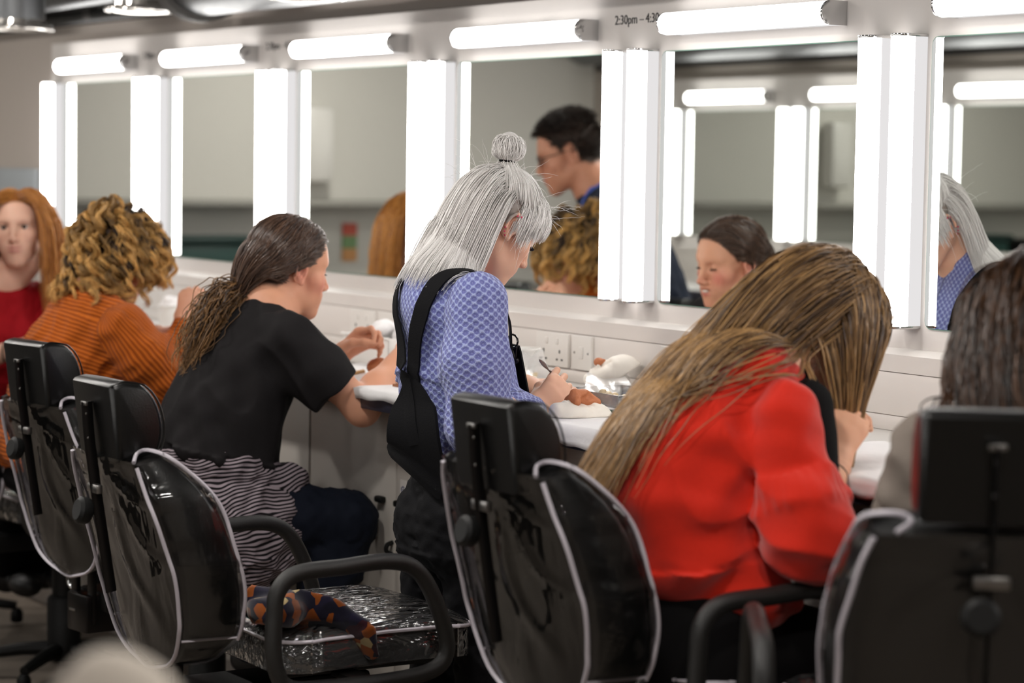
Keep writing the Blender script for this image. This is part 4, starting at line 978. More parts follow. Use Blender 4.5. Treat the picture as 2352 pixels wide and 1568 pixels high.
    mb = MB(); mb.tube(ring(.030, .014, 0), .005, 6, True); mb.build('blue_bracelet', mat('blue_bracelet', (96, 130, 180), .6), t, 60)
    [MB().ball(T.p(q), .0022, 8).build('ear_stud', mat('pink_stud', (226, 90, 120), .15, .4), t) for q in ((.0865, -.012, -.026), (.087, -.018, -.020), (.0875, -.0225, -.012), (.089, -.004, .030), (.089, -.013, .026))]
    # ---- hair
    mh = hair_mat('silver_hair', (192, 187, 184), (252, 250, 248), .38, .5)
    HF = Field(); head_coll(HF, T); HF.ops += SK.ops; HF.chain([T.p((0, -.05, -.09)), sp[4]], [.05, .055], .03)
    rng = np.random.default_rng(11); tie = T.p((0.0, -.070, .131)); dirT = nrm(T.R @ np.array([0, -.50, .86]))
    def W(v): return v @ T.R.T
    # up-do: from the temples and crown to the tie
    R0, N0 = scalp_roots(T, 2300, lambda x, y, z: hairline_ok(x, y, z) & (z > .052 - .45 * np.minimum(0, y + .01) * 0) & (y > -.075) & (y < .045 - .25 * np.abs(x)), rng=rng)
    Pw = T.p(R0); k = 12; u = np.linspace(0, 1, k); tgt = tie + rng.normal(size=(len(Pw), 3)) * .006
    S_ = Pw[:, None] * (1 - u[None, :, None]) + tgt[:, None] * u[None, :, None]; q = S_.reshape(-1, 3); offs = np.tile(.003 + .006 * np.sin(u * PI) + 0 * u, len(Pw)) + np.repeat(rng.random(len(Pw)) * .005, k); q = push_out(HF, q, offs, 3); S_ = q.reshape(S_.shape); S_[:, -1] = tgt; S_[:, -2] = S_[:, -2] * .4 + tgt * .6 + 0
    hr = strands('hair', S_, .00105, mh, t, np.clip(rng.normal(.52, .2, len(S_)), 0, 1), .7, rng=rng)
    # bun: loops above the tie
    n = 520; a = rng.random(n) * 2 * PI; ph = rng.random(n); loops = []
    sx, sy = T.R @ np.array([1, 0, 0]), np.cross(dirT, T.R @ np.array([1, 0, 0])); v = np.linspace(0, 1, 18)
    for i in range(n):
        ax = math.cos(a[i]) * sx + math.sin(a[i]) * sy; bx = -math.sin(a[i]) * sx + math.cos(a[i]) * sy; rr = .018 + .016 * math.sqrt(ph[i]); hh = .046 + .020 * rng.random()
        tt = v * (1.5 * PI + rng.random() * 1.4); loops.append(tie + dirT * .002 + dirT * (hh * (1 - np.cos(tt)) / 2 * (.85 + .15 * np.sin(tt)))[:, None] + ax * (rr * np.sin(tt) * 1.05)[:, None] + bx * ((rng.random() - .5) * .05 * v * (1 - v) * 3)[:, None])
    bn = strands('bun', np.array(loops), .0011, mh, t, np.clip(rng.normal(.55, .22, n), 0, 1), .5, rng=rng)
    BF = Field(); BF.ell(tie + dirT * .036, np.array((.027, .027, .031)), None, .01); BF.cone(tie - dirT * .012, tie + dirT * .012, .012, .012, .014); Vb, Qb = BF.mesh(.004); mesh_obj('bun_core', Vb, Qb, mh, bn, True, {'tone': np.full(len(Vb), .4)})
    mb = MB(); mb.tube([tie + dirT * .004 + (sx * math.cos(b_) + sy * math.sin(b_)) * .0145 for b_ in np.linspace(0, 2 * PI, 20, endpoint=False)], .0038, 8, True); mb.build('hair_tie', m_blackcl, t, 60)
    # fringe
    R0, N0 = scalp_roots(T, 1900, lambda x, y, z: hairline_ok(x, y, z) & (y > .020 - .15 * np.abs(x)) & (z > .060), rng=rng); Pw = T.p(R0); D0 = W(nrm(np.stack([R0[:, 0] * 3.0, np.full(len(R0), .9), np.full(len(R0), .0)], 1)))
    ln = (.042 + .95 * np.clip(.088 - R0[:, 1], 0, .1)) * (1 - .42 * np.clip((np.abs(R0[:, 0]) - .018) / .03, 0, 1)) + rng.random(len(R0)) * .010
    down = T.R @ np.array([0, .0, -1.0])
    S_ = grow(HF, Pw, D0, ln, 14, np.full(len(Pw), .002) + rng.random(len(Pw)) * .006, .02, .03, 1, lambda P, D, s: down * (.30 + .34 * s), rng)
    strands('fringe', S_, .0010, mh, t, np.clip(rng.normal(.62, .18, len(S_)), 0, 1), .25, rng=rng)
    R0, N0 = scalp_roots(T, 700, lambda x, y, z: hairline_ok(x, y, z) & (y > -.012) & (y < .045) & (z > .025) & (z < .085), rng=rng); Pw = T.p(R0)
    S_ = grow(HF, Pw, W(nrm(np.stack([R0[:, 0] * 2, np.full(len(R0), .25), np.full(len(R0), -.9)], 1))), .035 + .035 * rng.random(len(R0)), 12, .002 + rng.random(len(Pw)) * .004, .03, .03, 1, lambda P, D, s: down * .2, rng)
    for m_ in (R0[:, 0] > 0, R0[:, 0] <= 0): strands('side_hair', S_[m_], .0008, mh, t, np.clip(rng.normal(.6, .18, m_.sum()), 0, 1), .2, rng=rng)
    # back and side lengths
    R0, N0 = scalp_roots(T, 4200, lambda x, y, z: hairline_ok(x, y, z) & (((z < .075) & (y < -.030)) | (y < -.065)), rng=rng); Pw = T.p(R0); Nw = W(N0)
    D0 = nrm(Nw * .35 + W(np.array([[0, -.5, -1.0]]))); fr = np.clip((R0[:, 1] + .05) / .03, 0, 1)
    ln = .16 + .08 * rng.random(len(R0)) + .7 * np.clip(R0[:, 2], 0, .1); back = np.array([0.0, -.5, -.62]); nk = W(np.array([[0, -.35, -.9]]))
    S_ = grow(HF, Pw, D0, ln, 26, .003 + rng.random(len(Pw)) * .009, .10, .018, 1, lambda P, D, s: back * (.26 * (1 - fr[:, None])) + np.array([0, -.16, -.25]) * fr[:, None], rng)
    strands('long_hair', S_, .00115, mh, t, np.clip(rng.normal(.58, .22, len(S_))[:, None] + np.linspace(-.12, .14, 27)[None], 0, 1), .25, rng=rng)
    # loose wisps
    R0, N0 = scalp_roots(T, 90, lambda x, y, z: hairline_ok(x, y, z) & (z > .02), rng=rng); S_ = grow(HF, T.p(R0), W(N0) + rng.normal(size=(90, 3)) * .6, .05 + .08 * rng.random(90), 12, .004, .05, .16, rng=rng); strands('wisps', S_, .00035, mh, t, np.full(90, .9), .3, rng=rng)
    shoes(t, an, (0, 1))
    return t, T, wrR, hf, tipsR, tipsL
silver, TS, wrR, hfR, tipsR, tipsL = woman_silver()
# ------------------------------------------------------------------ 2 sitter in the black T-shirt
def woman_tee():
    T = Tf((-5.28, -.675, 1.204), rot(.008, -.175, .039), .98); t = thing('person', 'sitting woman in black T-shirt with brown low ponytail, striped shirt tied round her waist', 'person', (-5.29, -.88, 0))
    sp = np.array([(-5.30, -.885, .63), (-5.29, -.85, .78), (-5.285, -.80, .95), (-5.282, -.765, 1.055), (-5.28, -.745, 1.105)])
    shR, elR, wrR = np.array((-5.115, -.745, 1.045)), np.array((-5.055, -.590, .885)), np.array((-5.145, -.415, 1.015))
    shL, elL, wrL = np.array((-5.45, -.74, 1.05)), np.array((-5.475, -.60, .915)), np.array((-5.365, -.487, .985))
    B = Field(); head_prims(B, T, 'down', jaw=.96, smile=.8)
    B.chain([T.p((0, -.03, -.04)), T.p((0, -.05, -.09)), sp[4] + [0, .015, .0], sp[3]], [.052, .050, .058, .075], .03)
    B.loft(sp, [.155, .125, .135, .135, .085], [.10, .085, .09, .07, .055], (1, 0, 0), .05)
    limb(B, shR, elR, wrR, .046, .038, .026); limb(B, shL, elL, wrL, .046, .038, .026)
    hand_prims(B, wrR, (-.25, .85, .45), (.55, -.3, .6), 1, ((.6, .9, .5),) * 4, (.4, .5, .5), .04, .98)
    hand_prims(B, wrL, (.42, .66, .56), (-.72, .10, .50), -1, ((.55, .9, .5), (.65, 1.0, .5), (.75, 1.0, .5), (.85, .9, .5)), (.45, .65, .55), .07, 1.0)
    hips = [np.array((-5.205, -.865, .625)), np.array((-5.385, -.865, .625))]; kn = [np.array((-5.13, -.590, .605)), np.array((-5.46, -.590, .605))]; an = [np.array((-5.15, -.70, .25)), np.array((-5.43, -.70, .25))]
    J = Field(); sit_legs(B, J, hips, kn, an)
    body_mesh(B, T, .0036, (216, 158, 128), t, lin((70, 52, 44))[:3], blush=(.66, .16, .14), blush_amt=.75, lip=(.50, .13, .12), ears=.5)
    brows(T, mat('brow_dark', (70, 50, 42), .7), t); lashes(T, m_lash, t, .0085, .006, 14, .5)
    MB().box(T.p((0, .0935, -.0535)), (.022, .006, .006), .002, T.R).build('teeth', m_teeth, t, 30)
    J.loft([(-5.30, -.885, .60), (-5.295, -.875, .70)], [.18, .17], [.125, .115], (1, 0, 0), .05); cloth('jeans', J, .008, m_jeans, t, .004, 70, 21)
    S = Field(); S.loft([(-5.295, -.86, .775), (-5.29, -.845, .85), (-5.285, -.805, .95), (-5.282, -.768, 1.05), (-5.28, -.745, 1.095)], [.175, .168, .165, .155, .085], [.150, .142, .128, .095, .062], (1, 0, 0), .05)
    mR = shR * .42 + elR * .58; mL = shL * .42 + elL * .58
    S.chain([shR + [.0, -.005, .008], shR * .6 + elR * .4 + [.0, -.005, -.012], mR + [0, -.004, -.018]], [.064, .066, .066], .04); S.chain([shL, shL * .6 + elL * .4 + [0, 0, -.012], mL + [0, 0, -.018]], [.062, .066, .066], .04)
    # flat sleeve openings
    for m_, e_ in ((mR, elR), (mL, elL)):
        ax = nrm(e_ - shR if m_ is mR else e_ - shL); S.rbox(m_ + ax * .112, (.2, .2, .19), .004, np.array(Vector(ax).to_track_quat('Z', 'Y').to_matrix()), .006, True)
    TK = Field(); TK.ops = list(S.ops)
    cloth('tshirt', S, .0048, m_tee, t, .0062, 44, 5, (1.1, .8, .6))
    # neck rib
    MB().tube(spline([sp[4] + [.073 * math.cos(a), .054 * math.sin(a) + .004, .006 + .022 * -math.sin(a)] for a in np.linspace(0, 2 * PI, 14, endpoint=False)], 3, True), .008, 8, True).build('neck_rib', m_tee, t, 60)
    # striped shirt tied round the waist
    K = Field(); K.loft([(-5.30, -.885, .545), (-5.298, -.88, .64), (-5.293, -.87, .72), (-5.29, -.86, .765)], [.198, .200, .180, .150], [.165, .158, .145, .12], (1, 0, 0), .03)
    K.ell((-5.15, -.80, .60), (.075, .13, .115), None, .05); K.ell((-5.14, -.87, .52), (.05, .09, .09), None, .05); K.ell((-5.17, -.725, .70), (.05, .045, .05), None, .02); K.ell((-5.165, -.695, .645), (.034, .03, .06), None, .02)
    cloth('tied_striped_shirt', K, .0055, m_stripe, t, .007, 60, 9, (1, 1, 1.6))
    # hair drawn back to a low tie, loose ponytail
    mh = hair_mat('brown_hair', (46, 33, 28), (112, 84, 66), .34, .5); mp = hair_mat('ponytail_hair', (44, 30, 22), (176, 132, 84), .4, .45)
    HF = Field(); head_coll(HF, T); HF.ops += TK.ops; HF.chain([T.p((0, -.05, -.09)), sp[4]], [.05, .055], .03)
    rng = np.random.default_rng(21); tie = np.array((-5.283, -.808, 1.150))
    R0, N0 = scalp_roots(T, 3600, hairline_ok, rng=rng); Pw = T.p(R0); k = 14; u = np.linspace(0, 1, k); tgt = tie + rng.normal(size=Pw.shape) * .009
    via = T.p(np.stack([np.sign(R0[:, 0]) * np.clip(np.abs(R0[:, 0]) * 1.0 + .012, 0, .07), np.minimum(R0[:, 1] - .05, -.03), np.clip(R0[:, 2] * .65, -.01, .12)], 1))
    S_ = Pw[:, None] * ((1 - u) ** 2)[None, :, None] + via[:, None] * (2 * u * (1 - u))[None, :, None] + tgt[:, None] * (u ** 2)[None, :, None]
    q = push_out(HF, S_.reshape(-1, 3), np.tile(.003 + .009 * np.sin(u * PI), len(Pw)) + np.repeat(rng.random(len(Pw)) * .005, k), 3); S_ = q.reshape(S_.shape); S_[:, -1] = tgt
    strands('hair', S_, .0013, mh, t, np.clip(rng.normal(.4, .22, len(S_)), 0, 1), .6, rng=rng)
    MB().tube([tie + [.016 * math.cos(a), .006 * math.sin(a), .017 * math.sin(a)] for a in np.linspace(0, 2 * PI, 18, endpoint=False)], .006, 8, True).build('hair_tie', m_blackcl, t, 60)
    g = spline([tie, tie + [-.002, -.035, -.012], tie + [-.006, -.068, -.060], tie + [-.012, -.100, -.120], tie + [-.02, -.125, -.180]], 6); n = 700; kk = len(g)
    off = rng.normal(size=(n, 1, 3)) * .5; prof = np.interp(np.linspace(0, 1, kk), [0, .12, .35, .7, 1], [.010, .028, .042, .040, .026])[None, :, None]
    S_ = g[None] + off * prof + np.cumsum(rng.normal(size=(n, kk, 3)) * .0016, 1); cut = rng.random(n) * .3
    S_ = np.stack([np.array([np.interp(np.linspace(0, 1 - c, kk), np.linspace(0, 1, kk), s[:, i]) for i in range(3)]).T for s, c in zip(S_, cut)])
    q = push_out(TK, S_.reshape(-1, 3), .003, 2); S_ = q.reshape(S_.shape)
    strands('ponytail', S_, .0014, mp, t, np.clip(rng.normal(.35, .25, n)[:, None] + np.linspace(-.1, .2, kk)[None], 0, 1), .3, wave=.007, wl=.06, rng=rng)
    shoes(t, an, (0, 1)); return t
tee = woman_tee()
# ------------------------------------------------------------------ 3 sitter with curly hair, orange jumper
def woman_curly():
    T = Tf((-6.149, -.765, 1.186), rot(.10, -.36, .02), .97); t = thing('person', 'sitting person with curly blonde bob in an orange ribbed roll neck jumper', 'person', (-6.16, -.93, 0))
    sp = np.array([(-6.165, -.945, .63), (-6.16, -.925, .77), (-6.155, -.875, .93), (-6.15, -.835, 1.03), (-6.15, -.815, 1.085)])
    shR, elR, wrR = np.array((-5.985, -.805, 1.015)), np.array((-5.945, -.69, .875)), np.array((-6.0, -.625, 1.03))
    shL, elL, wrL = np.array((-6.32, -.80, 1.02)), np.array((-6.345, -.69, .90)), np.array((-6.20, -.615, .985))
    B = Field(); head_prims(B, T, 'down', jaw=.96)
    B.chain([T.p((0, -.03, -.04)), T.p((0, -.05, -.09)), sp[4], sp[3]], [.052, .050, .058, .075], .03); B.loft(sp, [.16, .13, .14, .135, .085], [.10, .09, .095, .075, .055], (1, 0, 0), .05)
    limb(B, shR, elR, wrR, .046, .038, .026); limb(B, shL, elL, wrL, .046, .038, .026)
    hand_prims(B, wrR, (-.1, .35, .9), (.6, -.7, .3), 1, ((.8, 1.2, .6),) * 4, (.3, .6, .6), .03, .98); hand_prims(B, wrL, (.7, .45, .2), (-.2, -.3, .9), -1, ((.6, .9, .5),) * 4, (.5, .5, .4), .04, .98)
    hips = [np.array((-6.08, -.93, .625)), np.array((-6.25, -.93, .625))]; kn = [np.array((-6.04, -.60, .605)), np.array((-6.30, -.60, .605))]; an = [np.array((-6.05, -.71, .25)), np.array((-6.29, -.71, .25))]
    J = Field(); sit_legs(B, J, hips, kn, an); J.loft([(-6.165, -.945, .60), (-6.16, -.93, .72)], [.18, .165], [.125, .115], (1, 0, 0), .05)
    body_mesh(B, T, .0042, (218, 162, 134), t, lin((70, 50, 36))[:3], blush_amt=.6, blush=(.62, .18, .15)); brows(T, mat('brow_dark', (70, 50, 42), .7), t); lashes(T, m_lash, t, .0085, .006, 12, .5)
    cloth('trousers', J, .010, m_blackcl, t)
    S = Field(); S.loft([(-6.165, -.94, .66), (-6.16, -.925, .77), (-6.155, -.88, .93), (-6.15, -.835, 1.035), (-6.15, -.815, 1.085)], [.19, .18, .175, .165, .085], [.15, .14, .135, .105, .07], (1, 0, 0), .05)
    S.chain([sp[4] + [0, 0, -.01], sp[4] + [.004, .028, .052]], [.076, .070], .02)
    cR = wrR + (elR - wrR) * .10; cL = wrL + (elL - wrL) * .10
    S.chain([shR, shR * .5 + elR * .5 + [.01, -.01, -.01], elR + [0, -.01, -.012], cR + [0, 0, -.01]], [.072, .074, .064, .042], .04); S.chain([shL, shL * .5 + elL * .5 + [0, 0, -.01], elL, cL], [.07, .072, .06, .040], .04)
    SK = Field(); SK.ops = list(S.ops)
    cloth('roll_neck_jumper', S, .005, m_orange, t, .0045, 50, 4, (1, 1, 1), knit_uv([(sp, (0, 1, 0), .17, True), ([shR, elR], (-.6, .4, -.8), .075, False), ([elR, cR], (-.6, .4, -.8), .055, True), ([shL, elL, cL], (.6, .4, -.8), .07, False)]))
    mh = hair_mat('curly_hair', (44, 30, 24), (222, 172, 100), .42, .4)
    HF = Field(); head_coll(HF, T); HF.ops += SK.ops
    rng = np.random.default_rng(31); R0, N0 = scalp_roots(T, 250, lambda x, y, z: hairline_ok(x, y, z), rng=rng); Pw = T.p(R0); Nw = N0 @ T.R.T
    S_ = grow(HF, Pw, Nw * .7 + np.array([0, 0, .0]), .105 + .05 * rng.random(len(R0)), 30, .004 + .016 * rng.random(len(R0)), .22, .04, 1, lambda P, D, s: (P - T.p((0, -.01, .02))) * (.4 if s < .35 else -.4), rng)
    n, k, _ = S_.shape; Tn = nrm(np.gradient(S_, axis=1)); ref = nrm(rng.normal(size=(n, 1, 3))); A1 = nrm(np.cross(Tn, ref)); A2 = np.cross(Tn, A1); L_ = np.linspace(0, 1, k)[None] * .16; ph = rng.random((n, 1)) * 6.28; pit = (.055 + .03 * rng.random((n, 1))); am = (.007 + .005 * rng.random((n, 1))) * np.clip(L_ / .03, 0, 1)
    cl = S_ + A1 * (am * np.sin(L_ / pit * 6.28 + ph))[..., None] + A2 * (am * np.cos(L_ / pit * 6.28 + ph))[..., None]
    allS = []; tone = []
    ct = rng.normal(size=(n, 1)) * .30
    for c in range(18): allS.append(cl + rng.normal(size=(n, 1, 3)) * .0034 + A1 * rng.normal(size=(n, 1, 1)) * .002); tone.append(np.clip(.12 + .72 * np.linspace(0, 1, k)[None] ** .8 + ct + rng.normal(size=(n, 1)) * .10, 0, 1))
    strands('curly_bob', np.concatenate(allS), .00125, mh, t, np.concatenate(tone), .4, rng=rng)
    shoes(t, an, (0, 1)); return t
curly = woman_curly()
# ------------------------------------------------------------------ 4 red haired girl turned to the camera
def girl_ginger():
    T = Tf((-7.03, -.703, 1.243), rot(-2.12, .06, .05), .98); t = thing('person', 'girl with long red hair and crimson top facing the camera, at the left edge', 'person', (-7.1, -.755, 0))
    f = np.array((math.sin(1.45), math.cos(1.45), 0)); s_ = np.array((f[1], -f[0], 0)); o = np.array((-7.105, -.755, 0)); Z = np.array((0, 0, 1.0)); q = lambda a, b, z: o + s_ * a + f * b + Z * z
    sp = np.array([q(0, -.06, .63), q(0, -.05, .77), q(0, -.01, .93), q(0, 0, 1.03), q(0, .02, 1.085)])
    shR, elR, wrR = q(.165, .0, 1.02), q(.19, .10, .83), q(.06, .25, .905); shL, elL, wrL = q(-.165, 0, 1.02), q(-.19, .06, .85), q(-.05, .24, .92)
    B = Field(); head_prims(B, T, 'open', jaw=.92, nose=.92); B.chain([T.p((0, -.03, -.04)), T.p((0, -.05, -.09)), sp[4], sp[3]], [.05, .047, .054, .07], .03); B.loft(sp, [.15, .12, .13, .13, .08], [.10, .085, .09, .07, .05], s_, .05)
    limb(B, shR, elR, wrR, .044, .036, .025); limb(B, shL, elL, wrL, .044, .036, .025)
    hand_prims(B, wrR, nrm(f * .8 - s_ * .5 + Z * .35), nrm(s_ * .6 + Z * .7), 1, ((.5, .9, .5),) * 4, (.4, .5, .5), .04, .95); hand_prims(B, wrL, nrm(f * .8 + s_ * .3 + Z * .4), nrm(-s_ * .6 + Z * .7), -1, ((.5, .9, .5),) * 4, (.4, .5, .5), .04, .95)
    hips = [q(.085, -.05, .625), q(-.085, -.05, .625)]; kn = [q(.11, .30, .60), q(-.02, .31, .60)]; an = [q(.1, .28, .25), q(-.02, .29, .25)]; J = Field(); sit_legs(B, J, hips, kn, an, .95); J.loft([q(0, -.06, .6), q(0, -.05, .72)], [.17, .155], [.12, .11], s_, .05)
    body_mesh(B, T, .0040, (236, 190, 166), t, lin((150, 92, 40))[:3], blush_amt=.3, blush=(.68, .28, .2), lip=(.55, .18, .16)); brows(T, mat('brow_ginger', (150, 96, 62), .7), t); eyeballs(T, t, mat('iris_dark', (40, 30, 26), .1), (0, 1, -.05)); lashes(T, mat('lash_brown', (60, 40, 30), .6), t, .0185, .004, 12, -.2)
    cloth('leggings', J, .010, m_blackcl, t)
    S = Field(); S.loft([q(0, -.06, .68), q(0, -.04, .8), q(0, -.01, .93), q(0, 0, 1.035), q(0, .015, 1.07)], [.165, .15, .155, .15, .08], [.125, .115, .12, .09, .055], s_, .05)
    S.chain([shR, shR * .5 + elR * .5, elR], [.06, .058, .056], .04); S.chain([shL, shL * .5 + elL * .5, elL], [.06, .058, .056], .04); SK = Field(); SK.ops = list(S.ops); cloth('crimson_top', S, .007, m_redtop, t, .004, 55, 4)
    mh = hair_mat('ginger_hair', (140, 80, 28), (226, 158, 78), .36, .45); HF = Field(); head_coll(HF, T); HF.ops += SK.ops; HF.chain([T.p((0, -.05, -.09)), sp[4]], [.05, .055], .03)
    rng = np.random.default_rng(41); R0, N0 = scalp_roots(T, 2600, lambda x, y, z: hairline_ok(x, y, z) & ((z > .09) | (y < -.0)), rng=rng); Pw = T.p(R0); sg = np.sign(R0[:, 0]); D0 = nrm(np.stack([sg * 1.0, np.where(R0[:, 1] > .02, .12, -.35), .15 + 0 * sg], 1)) @ T.R.T
    S_ = grow(HF, Pw, D0, .33 + .10 * rng.random(len(R0)), 26, .004 + .012 * rng.random(len(R0)), .34, .02, rng=rng); strands('long_hair', S_, .0013, mh, t, np.clip(rng.normal(.5, .25, len(S_)), 0, 1), .3, wave=.002, wl=.09, rng=rng)
    MB().tube([wrR + (elR - wrR) * .14 + .029 * (math.cos(a) * Z + math.sin(a) * nrm(np.cross(elR - wrR, Z))) for a in np.linspace(0, 2 * PI, 18, endpoint=False)], .0025, 6, True).build('wrist_band', m_blackcl, t)
    shoes(t, an, f); return t
ginger = girl_ginger()
# ------------------------------------------------------------------ 5 sitter in the red sweater
def woman_red():
    T = Tf((-3.40, -.552, 1.190), rot(.0, -.56, .0), .98); t = thing('person', 'sitting woman in bright red sweatshirt bending forward, very long light brown hair down her back', 'person', (-3.41, -.82, 0))
    sp = np.array([(-3.42, -.835, .64), (-3.41, -.845, .80), (-3.40, -.80, .96), (-3.40, -.725, 1.075), (-3.40, -.685, 1.115)])
    shR, elR, wrR = np.array((-3.250, -.765, 1.045)), np.array((-3.178, -.752, .850)), np.array((-3.262, -.625, .962))
    shL, elL, wrL = np.array((-3.57, -.71, 1.06)), np.array((-3.60, -.68, .84)), np.array((-3.48, -.53, .975))
    B = Field(); head_prims(B, T, 'down', jaw=.94); B.chain([T.p((0, -.03, -.04)), T.p((0, -.05, -.09)), sp[4], sp[3]], [.052, .050, .058, .075], .03); B.loft(sp, [.16, .13, .14, .135, .085], [.10, .09, .095, .075, .055], (1, 0, 0), .05)
    limb(B, shR, elR, wrR, .046, .040, .026); limb(B, shL, elL, wrL, .046, .040, .026)
    hand_prims(B, wrR, (-.28, .55, .78), (.75, -.5, .3), 1, ((.5, .9, .5),) * 4, (.3, .5, .5), .04, 1.0); hand_prims(B, wrL, (.3, .75, .5), (-.5, -.2, .8), -1, ((.5, .9, .5),) * 4, (.3, .5, .5), .04, 1.0)
    hips = [np.array((-3.32, -.83, .63)), np.array((-3.51, -.83, .63))]; kn = [np.array((-3.27, -.59, .61)), np.array((-3.57, -.59, .61))]; an = [np.array((-3.28, -.71, .25)), np.array((-3.55, -.71, .25))]; J = Field(); sit_legs(B, J, hips, kn, an, 1.05)
    J.loft([(-3.42, -.84, .60), (-3.415, -.84, .70), (-3.41, -.85, .78)], [.20, .185, .17], [.14, .135, .125], (1, 0, 0), .05)
    body_mesh(B, T, .0036, (222, 168, 138), t, lin((90, 66, 48))[:3], blush_amt=.45); brows(T, mat('brow_dark', (70, 50, 42), .7), t); lashes(T, m_lash, t, .0085, .006, 12, .5); cloth('black_trousers', J, .008, m_blackcl, t)
    S = Field(); S.loft([(-3.405, -.845, .80), (-3.405, -.855, .88), (-3.40, -.82, .96), (-3.40, -.745, 1.07), (-3.40, -.69, 1.11)], [.172, .164, .156, .150, .085], [.135, .150, .150, .112, .062], (1, 0, 0), .05)
    S.chain([(-3.56, -.90, .80), (-3.44, -.955, .80), (-3.32, -.90, .775), (-3.255, -.80, .735), (-3.26, -.72, .715)], [.03, .03, .038, .042, .036], .06)
    cR = elR * .35 + wrR * .65
    S.chain([shR, shR * .52 + elR * .48 + [.004, -.005, 0], shR * .25 + elR * .75 + [.010, -.008, 0], elR + [.008, -.004, .0], elR * .45 + wrR * .55 + [.004, 0, -.014]], [.054, .056, .078, .084, .046], .010)
    S.cone((-3.33, -.74, 1.04), shR + [0, 0, .0], .085, .062, .03); S.cone((-3.32, -.78, .99), shR * .7 + elR * .3, .07, .056, .03)
    gp = shR * .50 + elR * .50 + [.004, -.005, 0]; ga = nrm(elR - shR); gu = nrm(np.cross(ga, [0, 1, 0])); gw = np.cross(ga, gu)
    for q_ in np.linspace(0, 2 * PI, 22, endpoint=False): S.cone(gp + ga * .004 + (gu * math.cos(q_) + gw * math.sin(q_)) * .064, gp + ga * .055 + (gu * math.cos(q_) + gw * math.sin(q_)) * .084, .003, .001, .012)
    S.chain([shL, shL * .5 + elL * .5, elL, elL * .4 + wrL * .6], [.068, .072, .074, .046], .03)
    SK = Field(); SK.ops = list(S.ops)
    cloth('red_sweatshirt', S, .0048, m_redfl, t, .0085, 30, 12, (.8, .9, 1.1))
    U = Field(); U.loft([(-3.38, -.72, .90), (-3.38, -.685, 1.0), (-3.385, -.66, 1.075)], [.150, .140, .10], [.095, .085, .055], (1, 0, 0), .04); U.cone((-3.262, -.690, 1.06), (-3.238, -.695, .93), .044, .046, .03); cloth('black_undershirt', U, .006, m_blackcl, t, .003, 20, 2)
    f = nrm(wrR - elR); u = nrm(np.cross(f, [0, 0, 1])); w_ = np.cross(u, f); c = wrR - f * .035; MB().tube([c + .028 * (u * math.cos(a) + w_ * math.sin(a)) for a in np.linspace(0, 2 * PI, 20, endpoint=False)], .003, 6, True).build('wrist_band', m_blackcl, t, 60)
    c = wrR - f * .055; MB().tube([c + .029 * (u * math.cos(a) + w_ * math.sin(a)) for a in np.linspace(0, 2 * PI, 20, endpoint=False)], .003, 6, True).build('silver_bracelet', m_chrome, t, 60)
    mh = hair_mat('long_brown_hair', (66, 47, 33), (194, 152, 100), .34, .5); HF = Field(); head_coll(HF, T); HF.ops += SK.ops; HF.chain([T.p((0, -.05, -.09)), sp[4]], [.05, .055], .03)
    rng = np.random.default_rng(51); R0, N0 = scalp_roots(T, 4600, lambda x, y, z: hairline_ok(x, y, z) & (y < .062), rng=rng); Pw = T.p(R0); sg = np.sign(R0[:, 0] + rng.normal(size=len(R0)) * .006)
    bk = (R0[:, 1] < -.045) | ((rng.random(len(R0)) < .25) & (R0[:, 1] < .03)); D0 = np.where(bk[:, None], np.stack([R0[:, 0] * 2, np.full(len(R0), -1.0), np.full(len(R0), .0)], 1), np.stack([sg * 1.0, np.where(R0[:, 1] > .03, -.35, -.2), .0 + 0 * sg], 1)) @ T.R.T
    ln = np.where(bk, .50 + .14 * rng.random(len(R0)), .33 + .09 * rng.random(len(R0))); xc = -3.425 + rng.normal(size=len(R0)) * .030
    S_ = grow(HF, Pw, D0, ln, 34, np.where(bk, .007, .002) + .009 * rng.random(len(R0)), np.where(bk, .10, .34), .012, 1, lambda P, D, s: np.where(bk[:, None], np.array([0, -.24, -.16]) * (1 if s < .55 else .3) + np.array([1.0, 0, 0]) * ((xc - P[:, 0]) * (1.6 if s > .12 else .6))[:, None], np.stack([(np.where(sg > 0, -3.335, -3.465) - P[:, 0]) * 1.3, (-.560 - P[:, 1]) * 2.6, np.full(len(P), -.1)], 1) * (1 if s > .12 else .3)), rng)
    strands('long_hair', S_, .00135, mh, t, np.clip(rng.normal(.42, .25, len(S_))[:, None] + np.linspace(-.12, .22, 35)[None], 0, 1), .25, wave=.0015, wl=.1, rng=rng)
    shoes(t, an, (0, 1)); return t
red = woman_red()
